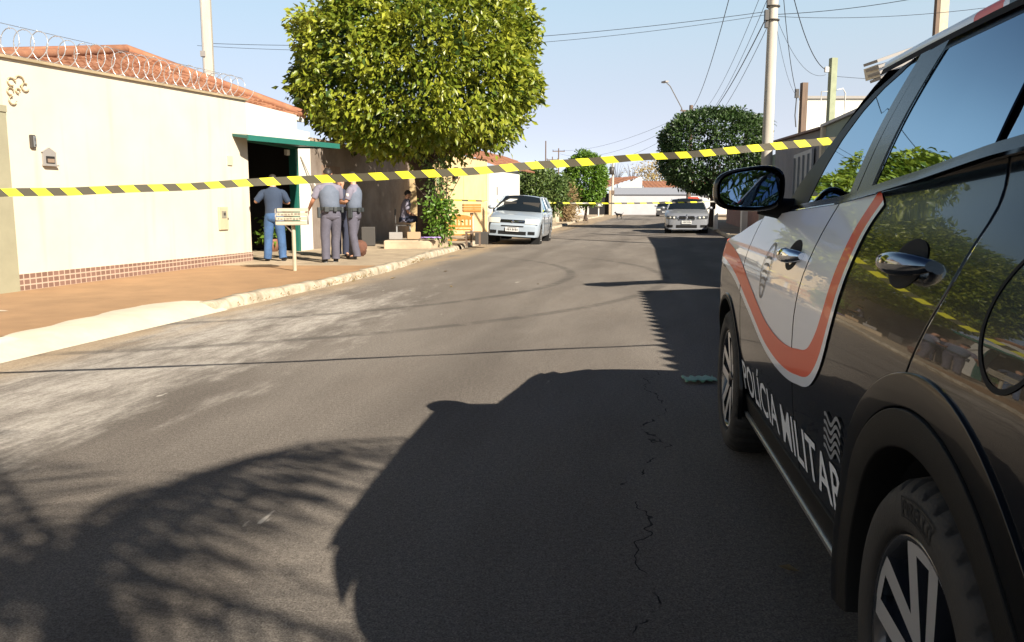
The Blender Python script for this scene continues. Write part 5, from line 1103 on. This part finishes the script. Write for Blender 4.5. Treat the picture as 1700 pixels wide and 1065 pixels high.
def person(label, loc, rz, hgt=1.75, top='tee', legs='jeans', shoe='boot', skin_='skin', arms=None, stance=.10, sit=False, head_turn=(0, 0), sleeve=.55, hair='short', feet=(0, 0), lean=0., group=None, hipshift=0.):
    "local: y is the way the person faces, x to their right; one continuous skinned body, clothes as children"
    t = thing('person', label, 'person', loc, rz, group); t.scale = (hgt / 1.75,) * 3
    arms = arms or {}
    V = []; E = []; Rr = []
    def add(p, r, par=None):
        V.append(Vector(p)); Rr.append(r); i = len(V) - 1
        if par is not None: E.append((par, i))
        return i
    hz = .50 if sit else .93
    L = lambda z: lean * max(0, z - hz)
    hip = (hipshift, 0)
    pel = add((hip[0], 0, hz + .03), (.150, .110)); wa = add((hip[0] * .6, L(hz + .17), hz + .17), (.140, .10), pel); ch = add((0, L(hz + .35) + .01, hz + .35), (.165, .115), wa); uc = add((0, L(hz + .49), hz + .485), (.125, .085), ch)
    nk = add((0, L(hz + .575) + .005, hz + .575), (.058, .058), uc); hx_, hy_ = head_turn
    h0 = add((hx_ * .2, L(hz + .63) + .02 + hy_ * .2, hz + .635), (.066, .075), nk); h1 = add((hx_ * .6, L(hz + .7) + .022 + hy_ * .6, hz + .715), (.076, .094), h0); h2 = add((hx_, L(hz + .77) + .012 + hy_, hz + .785), (.058, .070), h1)
    add((hx_ * .6, L(hz + .7) + .128 + hy_ * .6, hz + .705), (.013, .016), h1)
    for s in (1, -1): add((hx_ * .6 + s * .088, L(hz + .7) + .010 + hy_ * .6, hz + .71), (.016, .026), h1)
    J = dict(pel=V[pel], ch=V[ch], uc=V[uc], h1=V[h1], h2=V[h2])
    for s, nm in ((1, 'r'), (-1, 'l')):
        el, wr = arms.get(nm, ((s * .26, -.02, 1.14), (s * .27, .06, .88)))
        dz = hz - .93
        sh = add((s * .185, L(hz + .47), hz + .470), (.046, .046), uc); e_ = Vector(el) + Vector((0, 0, dz)); w_ = Vector(wr) + Vector((0, 0, dz))
        up = add(V[sh].lerp(e_, .5), (.046, .046), sh); ei = add(e_, (.041, .041), up); fm = add(e_.lerp(w_, .45), (.038, .038), ei); wi = add(w_, (.027, .027), fm); d = (w_ - e_).normalized()
        side = d.cross(Vector((0, 0, 1)));  side = side.normalized() if side.length > .1 else Vector((1, 0, 0)); nrm = side.cross(d)
        pa = add(w_ + d * .055, (.036, .020), wi)
        for q, (o, ln_) in enumerate(FING):
            k1 = add(w_ + d * .10 + side * o, (.0095,) * 2, pa); k2 = add(w_ + d * (.10 + ln_ * .5) + side * o * 1.1 - nrm * .012, (.0085,) * 2, k1); add(w_ + d * (.10 + ln_ * .85) + side * o * 1.1 - nrm * .034, (.007,) * 2, k2)
        th = add(w_ + d * .06 - side * .045, (.0105,) * 2, pa); add(w_ + d * .10 - side * .052 - nrm * .014, (.0085,) * 2, th)
        J[nm] = (V[sh].copy(), e_, w_)
        fy = feet[0 if s > 0 else 1]
        if sit: hp, kn, an, to = (s * .09, .02, hz), (s * .11, .42, hz + .02), (s * .11, .40, .10), (s * .12, .53, .04)
        else: hp, kn, an, to = (hip[0] + s * .085, 0, hz - .03), (s * (stance + .085) / 2 + s * .01 + hip[0] * .5, .02 + fy * .5, .50), (s * stance, -.02 + fy, .095), (s * (stance + .03), .12 + fy, .035)
        a = add(hp, (.088, .088), pel); m1 = add(Vector(hp).lerp(Vector(kn), .5), (.078, .078), a); b_ = add(kn, (.056, .056), m1); m2 = add(Vector(kn).lerp(Vector(an), .35), (.056, .058), b_); c_ = add(an, (.040, .040), m2); add(to, (.042, .030), c_)
        J[nm + 'leg'] = (Vector(hp), Vector(kn), Vector(an), Vector(to))
    skin('body', [tuple(v) for v in V], E, Rr, M[skin_], t, 1)
    # clothes: lofted torso with sleeves, trousers with two legs
    def ring_(z, rx, ry, dx=0., n=20): return [Vector((dx + hip[0] * max(0, 1 - max(0, z) / .3) + rx * math.cos(a), L(hz + z) + ry * math.sin(a), hz + z)) for a in np.linspace(0, 2 * math.pi, n + 1)]
    J['ring'] = ring_
    b = MB(); b.grid([ring_(*q) for q in ((-.07, .183, .143), (.05, .178, .138), (.17, .170, .130), (.28, .181, .136), (.38, .198, .142), (.45, .214, .134), (.50, .205, .114), (.535, .150, .098), (.56, .092, .082), (.585, .066, .068))], 0, True)
    for nm in 'rl':
        sh, el, wr = J[nm]; m_ = sh.lerp(el, .5); b.tube([sh + (sh - m_) * .15, sh.lerp(m_, .4), m_, sh.lerp(el, .5 + sleeve * .4), sh.lerp(el, .5 + sleeve * .5)], [.066, .080, .070, .066, .062], 12); b.ell(sh + Vector((-.022 if sh.x > 0 else .022, 0, .0)), (.082, .080, .066), 14, 8)
    J['shirt'] = b.build('shirt', M[top], t)
    b = MB(); g_ = random.Random(int(loc[0] * 1000))
    if not sit: b.grid([ring_(*q) for q in ((.10, .172, .132), (.02, .180, .142), (-.05, .183, .146), (-.10, .172, .138), (-.14, .10, .08))], 0, True)
    else: b.grid([ring_(*q) for q in ((.10, .172, .132), (.02, .182, .15), (-.07, .17, .15))], 0, True)
    for nm in 'rl':
        hp, kn, an, to = J[nm + 'leg']; P_ = [hp + Vector((0, 0, .02)), hp.lerp(kn, .3), hp.lerp(kn, .65), kn, kn.lerp(an, .3), kn.lerp(an, .6), kn.lerp(an, .82), kn.lerp(an, .93), an + Vector((0, 0, -.035))]
        P_ = [p + Vector((g_.uniform(-.006, .006), g_.uniform(-.006, .006), 0)) for p in P_]; b.tube(P_, [.108, .108, .098, .088, .084, .080, .084, .078, .082], 14)
    b.build('trousers', M[legs], t)
    for nm in 'rl':
        hp, kn, an, to = J[nm + 'leg']; h_ = Vector((an.x, an.y - .035, .045)); tt = Vector((to.x, to.y + .02, .036))
        skin('shoe', [tuple(q) for q in (h_, h_.lerp(tt, .45), h_.lerp(tt, .8), tt, h_ + Vector((0, .02, .07)))], [(0, 1), (1, 2), (2, 3), (0, 4)], [(.046, .046), (.046, .042), (.048, .036), (.036, .026), (.048, .05)], M[shoe], t, 1)
    hd = J['h1']
    for s in (1, -1): MB().ell(hd + Vector((s * .032, .088, .022)), (.013, .010, .008), 8, 5).build('eye', M['hair'], t)
    MB().ell(hd + Vector((0, .088, -.045)), (.024, .010, .005), 8, 4).build('mouth', mat('lips', (.30, .12, .09), .5), t)
    if hair:
        b = MB(); rows = []
        dn = {'short': 1.75, 'cropped': 1.30, 'long': 2.3}[hair]
        for i in range(9):
            row = []
            for k in range(21):
                a = 2 * math.pi * k / 20; back = .5 - .5 * math.sin(a); th = dn * (i / 8) * (.55 + .45 * back)
                row.append(hd + Vector((0, -.008, .028)) + Vector((.087 * math.sin(th) * math.cos(a), .103 * math.sin(th) * math.sin(a), .098 * math.cos(th))))
            rows.append(row)
        b.grid(rows, 0, True, flip=True); b.build('hair', M['hair'], t)
    return t, J
def uniform(t, J, badge=1):
    pel, ch, uc = J['pel'], J['ch'], J['uc']
    b = MB(); b.grid([J['ring'](*q) for q in ((.06, .180, .145), (.07, .190, .156), (.20, .186, .152), (.32, .200, .160), (.40, .200, .162), (.46, .176, .150), (.515, .130, .118), (.53, .10, .095))], 0, True); b.build('vest', M['vest'], t)
    b = MB(); rows = []
    for z, k in ((-.03, 1.0), (-.03, 1.07), (.035, 1.07), (.035, 1.0)):
        rows.append([pel + Vector((.196 * k * math.cos(a), .154 * k * math.sin(a), .05 + z)) for a in np.linspace(0, 2 * math.pi, 25)])
    b.grid(rows, 0, False); bl = b.build('duty_belt', M['belt'], t)
    for nm2, c_, s_ in (('holster', (-.225, -.02, -.02), (.055, .09, .20)), ('pouch', (-.10, -.165, .04), (.09, .05, .10)), ('pouch', (.22, .03, .03), (.05, .09, .11)), ('pouch', (.06, -.17, .04), (.07, .045, .09))):
        MB().box(pel + Vector(c_), s_).build(nm2, M['belt'], bl, bevel=.012)
    b = MB(); sh, el, wr = J['l']; p = sh.lerp(el, .42); b.ell(p + Vector((-.062, 0, .0)), (.012, .036, .042), 12, 6); b.build('sleeve_badge', M['white'], J['shirt'])
z0 = PV
jm, _ = person('man in slate blue t-shirt and jeans seen from behind at the dark garage doorway', (-4.66, 16.4, z0), R(6), 1.67, 'tee', 'jeans', 'boot', 'skin', {'l': ((-.36, -.02, 1.20), (-.28, .22, 1.30)), 'r': ((.30, .06, 1.18), (.12, .27, 1.22))}, stance=.155, hair='cropped', sleeve=.75)
o1, J1 = person('police officer in grey uniform seen from behind with his left arm reaching forward', (-3.50, 16.05, z0), R(22), 1.77, 'ushirt', 'ucloth', 'boot', 'skin2', {'l': ((-.30, .02, 1.16), (-.34, .24, 1.00)), 'r': ((.24, .10, 1.16), (.05, .28, 1.16))}, stance=.10, feet=(.05, -.05), hipshift=.03, head_turn=(-.01, .02), hair='short'); uniform(o1, J1)
o2, J2 = person('police officer in grey uniform turned sideways to the left with both forearms raised', (-3.20, 16.95, z0), R(78), 1.74, 'ushirt', 'ucloth', 'boot', 'skin', {'l': ((-.22, .06, 1.16), (-.08, .33, 1.17)), 'r': ((.22, .04, 1.16), (.06, .33, 1.14))}, stance=.09, feet=(.10, -.06), lean=-.03, head_turn=(0, .03), hair='cropped'); uniform(o2, J2)
nm_, _ = person('person in dark navy clothes half hidden behind the two grey-uniformed officers', (-3.62, 17.75, z0), R(200), 1.66, 'navy', 'navy', 'boot', 'skin', {'l': ((-.24, .08, 1.16), (-.10, .30, 1.18)), 'r': ((.26, .05, 1.16), (.20, .28, 1.10))}, stance=.09, hair='short')
b = MB(); b.box((-3.69, 17.40, z0 + 1.18), (.16, .10, .012), .3); tag(b.build('notepad', M['white']), 'small white notepad held between the officers', 'notepad')
wm, _ = person('person with dark hair sitting in deep shade beside the big tree trunk', (-2.95, 22.9, z0 + .22), R(-80), 1.66, 'pinktop' if 'pinktop' in M else 'ushirt', 'navy', 'boot', 'skin', {'l': ((-.22, .10, 1.14), (-.10, .34, 1.00)), 'r': ((.22, .10, 1.14), (.08, .34, 1.02))}, sit=True, hair='long', lean=.15)
# ---------------------------------------------------------------- dog in the road
def dog(label, loc, rz, m):
    t = thing('dog', label, 'dog', loc, rz)
    v = [(0, -.26, .42), (0, -.05, .43), (0, .18, .41), (0, .28, .46), (0, .36, .55), (0, .42, .60), (0, .54, .57)]; e = [(i, i + 1) for i in range(6)]; r_ = [(.085, .085), (.085, .09), (.105, .125), (.085, .10), (.06, .065), (.058, .062), (.026, .026)]
    for s in (1, -1):
        i = len(v); v += [(s * .075, -.25, .36), (s * .08, -.19, .26), (s * .08, -.30, .14), (s * .08, -.27, .02), (s * .08, -.23, .015)]; r_ += [(.06,) * 2, (.045,) * 2, (.024,) * 2, (.02,) * 2, (.022, .014)]; e += [(0, i), (i, i + 1), (i + 1, i + 2), (i + 2, i + 3), (i + 3, i + 4)]
        i = len(v); v += [(s * .075, .20, .33), (s * .075, .19, .20), (s * .075, .20, .02), (s * .075, .235, .015)]; r_ += [(.05,) * 2, (.028,) * 2, (.02,) * 2, (.022, .014)]; e += [(2, i), (i, i + 1), (i + 1, i + 2), (i + 2, i + 3)]
        i = len(v); v += [(s * .04, .39, .66), (s * .055, .37, .71)]; r_ += [(.022, .012), (.008, .006)]; e += [(5, i), (i, i + 1)]
    i = len(v); v += [(0, -.36, .46), (0, -.46, .56), (0, -.48, .66)]; r_ += [(.025,) * 2, (.018,) * 2, (.010,) * 2]; e += [(0, i), (i, i + 1), (i + 1, i + 2)]
    skin('body', v, e, r_, m, t, 1); return t
dog('small black dog standing in the road near the street end', (9.0, 70.5, 0), R(55), M['boot']).scale = (.85,) * 3
bd = MB(); g = np.random.default_rng(4)
rows = []
for i in range(9):
    th = math.pi * i / 8; rows.append([Vector((-3.30 + .20 * math.sin(th) * math.cos(a) * (1 + .18 * math.sin(3 * a + i)), 17.9 + .15 * math.sin(th) * math.sin(a), z0 + .17 + .17 * math.cos(th) * (1 + .12 * math.sin(2 * a + i)))) for a in np.linspace(0, 2 * math.pi, 17)])
bd.grid(rows, 0, True, flip=True)
tag(bd.build('bundle', mat('reddish_brown_cloth', (.15, .065, .04), .9, var=.5, scale=8, bump=.6, bscale=12)), 'reddish brown bundle on the pavement between the two officers', 'bundle')
# ---------------------------------------------------------------- street furniture
lb_ = thing('litter_basket', 'cream slatted litter basket with a round end on a thin post on the red pavement', 'litter basket', (-3.66, 14.0, PV), R(14))
b = MB(); b.tube([(0, 0, 0), (0, 0, .80)], .032, 8); b.build('post', M['creamwood'], lb_)
b = MB()
for k, z in enumerate((.80, .872, .944, 1.016)):
    w0 = .50; b.box((-.03 + .01 * k, -.14, z), (w0, .018, .052)); b.box((-.03 + .01 * k, .14, z), (w0, .018, .052))
b.box((-.02, 0, .775), (.48, .28, .02)); b.build('slats', M['creamwood'], lb_)
b = MB(); b.tube([(.24, .14 * math.cos(a), .91 + .13 * math.sin(a)) for a in np.linspace(0, 2 * math.pi, 20)], .014, 5); b.tube([(-.28, .14 * math.cos(a), .91 + .12 * math.sin(a)) for a in np.linspace(0, 2 * math.pi, 20)], .010, 5); b.build('end_ring', M['greyplastic'], lb_)
b = MB(); g = random.Random(3)
for z in (.872, .944):
    x = -.24
    while x < .12:
        w0 = g.uniform(.015, .045); b.box((x + w0 / 2, -.151, z + g.uniform(-.006, .006)), (w0, .004, g.uniform(.02, .034))); x += w0 + g.uniform(.008, .025)
b.build('painted_marks', mat('faded_ink', (.20, .17, .13), .8), lb_)
b = MB(); b.tube([(0, .0, .62), (-.14, -.10, .78)], .012, 5); b.build('brace', M['steel'], lb_)
lb2 = thing('litter_basket', 'small wooden box litter basket on a white post beside the parked hatchback', 'litter basket', (-1.28, 26.6, PV), R(8))
b = MB(); b.box((0, 0, .42), (.10, .10, .84)); b.build('post', M['white'], lb2)
b = MB()
for z in (.92, 1.0, 1.08): b.box((0, -.2, z), (.55, .03, .065)); b.box((0, .2, z), (.55, .03, .065)); b.box((-.27, 0, z), (.03, .4, .065)); b.box((.27, 0, z), (.03, .4, .065))
b.box((0, 0, .87), (.55, .4, .03)); b.build('box_slats', M['orangewood'], lb2)
lb3 = thing('litter_basket', 'white litter basket on a post in front of the black gateway at the street end', 'litter basket', (8.05, 78, PV), 0)
b = MB(); b.tube([(0, 0, 0), (0, 0, .9)], .06, 8); b.build('post', M['white'], lb3); b = MB(); b.lathe([(0, .88), (.34, .9), (.38, 1.15), (.34, 1.15), (.30, .95), (0, .93)], n=16); b.build('basket', M['white'], lb3)
lb4 = thing('litter_basket', 'dark metal litter basket on a post by the slatted fence', 'litter basket', (1.62, 42.0, PV), 0)
b = MB(); b.tube([(0, 0, 0), (0, 0, .85)], .05, 8); b.build('post', M['darkplastic'], lb4); b = MB(); b.lathe([(.2, .82), (.24, 1.1)], n=16); b.lathe([(.02, .82), (.2, .82)], n=16); b.build('basket', M['darkplastic'], lb4)
wp_ = MB(); wp_.box((9.0, 37.0, .55), (.16, .16, .9)); tag(wp_.build('short_post', M['white']), 'short white post on the shaded pavement right of the silver saloon', 'post')
# planter round the big tree, bench and the things left on the pavement
pln = MB(); pln.prism([(-3.22, 20.9), (-2.05, 21.1), (-1.72, 22.2), (-1.80, 23.6), (-2.95, 23.5)], .04, .31)
tag(pln.build('planter_kerb', M['concrete'], bevel=.03), 'low chipped cement planter around the foot of the big tree', 'planter')
bn = thing('bench', 'varnished wooden bench with a slatted back and dark legs on the pavement by the tree', 'bench', (-1.46, 23.0, PV), R(2))
b = MB(); b.box((0, .22, .72), (.74, .04, .07)); b.box((0, .22, .50), (.74, .04, .06)); b.box((-.35, .22, .6), (.05, .05, .45)); b.box((.35, .22, .6), (.05, .05, .45))
b.add([(-.37, .21, .75), (.37, .21, .75), (.22, .21, .80), (0, .21, .83), (-.22, .21, .80), (-.37, .24, .75), (.37, .24, .75), (.22, .24, .80), (0, .24, .83), (-.22, .24, .80)], [(0, 1, 2, 3, 4), (9, 8, 7, 6, 5), (1, 6, 7, 2), (2, 7, 8, 3), (3, 8, 9, 4), (4, 9, 5, 0)])
for k in range(6): b.box((-.26 + .104 * k, .22, .61), (.045, .02, .18))
b.build('backrest', M['orangewood'], bn)
b = MB()
for k in range(4): b.box((0, -.16 + .11 * k, .42), (.76, .09, .03))
b.build('seat', M['orangewood'], bn)
for x in (-.34, .34):
    for y in (-.18, .2): MB().box((x, y, .20), (.055, .055, .41)).build('leg', M['wood'], bn)
b = MB(); b.box((0, -.18, .28), (.68, .03, .04)); b.box((0, -.18, .14), (.68, .03, .04)); b.build('rail', M['orangewood'], bn)
sl2 = thing('low_stool', 'dark low stool in front of the wooden bench', 'stool', (-1.05, 22.55, PV), 0)
b = MB(); b.box((0, 0, .36), (.42, .30, .04)); b.build('seat', M['wood'], sl2)
for x in (-.18, .18):
    for y in (-.12, .12): MB().box((x, y, .17), (.045, .045, .34)).build('leg', M['wood'], sl2)
bx2 = MB(); bx2.box((-.85, 23.4, PV + .17), (.36, .3, .34)); tag(bx2.build('dark_box', M['darkplastic'], bevel=.01), 'dark box on the kerb by the open car door', 'box')
chs = thing('chair', 'dark chair under the person in the shade by the tree trunk', 'chair', (-2.98, 22.9, .33), R(-80))
b = MB(); b.box((0, 0, .31), (.42, .42, .03)); b.build('seat', M['darkplastic'], chs); b = MB(); b.box((0, -.21, .56), (.40, .03, .38)); b.build('backrest', M['darkplastic'], chs)
for x in (-.18, .18):
    for y in (-.18, .18): MB().box((x, y, .15), (.03, .03, .30)).build('leg', M['steel'], chs)
for nm2, lb_2, c_, s_, m_ in (('cardboard_box', 'small cardboard box on the planter right of the seated person', (-2.5, 21.25, .42), (.34, .26, .18), mat('cardboard', (.36, .25, .15), .9)),
                          ('storage_crate', 'grey crate on the planter left of the seated person', (-2.98, 21.4, .41), (.34, .3, .18), M['greyplastic']),
                          ('plastic_bin', 'dark plastic bin standing by the shaded wall', (-3.85, 22.4, .36), (.36, .36, .50), M['darkplastic'])):
    tag(MB().box(c_, s_, .15).build(nm2, m_, bevel=.012), lb_2, nm2.split('_')[1])
cl_ = MB(); rows = []
for i in range(8):
    rows.append([Vector((-2.3 + .07 * i + .015 * math.sin(k * 2), 20.98 + .045 * k, .335 + .045 * abs(math.sin(i * 1.3 + k * .9)) + .01)) for k in range(7)])
cl_.grid(rows, 0, True); tag(cl_.build('purple_cloth', mat('purple_cloth', (.35, .25, .55), .85), solid=.008), 'crumpled purple cloth on the cement planter edge', 'cloth')
gp = MB(); g = random.Random(9); rows = []
for i in range(15):
    w = .16 + .03 * math.sin(i * 1.9); rows.append([Vector((1.18 + .016 * i, 5.60 + .002 * i + w * (k / 4 - .5) + .012 * math.sin(i * 1.3 + 1), .012 + .012 * abs(math.sin(i * .9 + k)))) for k in range(5)])
gp.grid(rows, 0, True); tag(gp.build('green_plastic_scrap', mat('pale_green_plastic', (.16, .33, .19), .5), solid=.003), 'torn pale green plastic strip lying on the shaded asphalt by the front wheel', 'plastic scrap')
g = random.Random(12)
for k, (x, y, s_) in enumerate(((.92, 2.62, .035), (1.15, 2.3, .04), (1.52, 3.75, .06), (-1.95, 13.6, .06), (-1.2, 15.0, .05), (-.9, 12.2, .045), (-2.5, 13.1, .06), (.4, 12.6, .05), (2.2, 11.5, .05))):
    b = MB(); a = g.uniform(0, 6); d = Vector((math.cos(a), math.sin(a), 0)); n_ = Vector((-d.y, d.x, 0)); p = Vector((x, y, .006))
    b.add([p - d * s_, p + n_ * s_ * .5 + Vector((0, 0, .012)), p + d * s_ + Vector((0, 0, .010)), p - n_ * s_ * .5 + Vector((0, 0, .014)), p], [(0, 4, 1), (1, 4, 2), (2, 4, 3), (3, 4, 0)])
    tag(b.build('fallen_leaf', M['leafdry']), 'dry fallen leaf lying on the asphalt' , 'leaf', 'dry fallen leaves on the road')
# sparse weeds along the left kerb
cen = []; g = np.random.default_rng(31)
for y in list(g.uniform(9.6, 22, 26)) + list(g.normal(13, 1.0, 22)) + list(g.normal(17.5, .6, 14)):
    for _ in range(5): cen.append((kl(y) + .03 + g.normal(0, .04), y + g.normal(0, .06), .015 + abs(g.normal(0, .02))))
cen = np.array(cen); nn = np.tile(np.array([[0, 0, 1.0]]), (len(cen), 1))
wd = leaves_mesh('kerb_weeds', cen, nn, .035, M['leafdry'], None, .4, -.4); tag(wd, 'small dry weeds and litter along the left kerb', 'weeds', kind='stuff')
for o in list(bpy.data.objects):
    if o.type == 'MESH' and not o.data.materials: o.data.materials.append(M['concrete'])
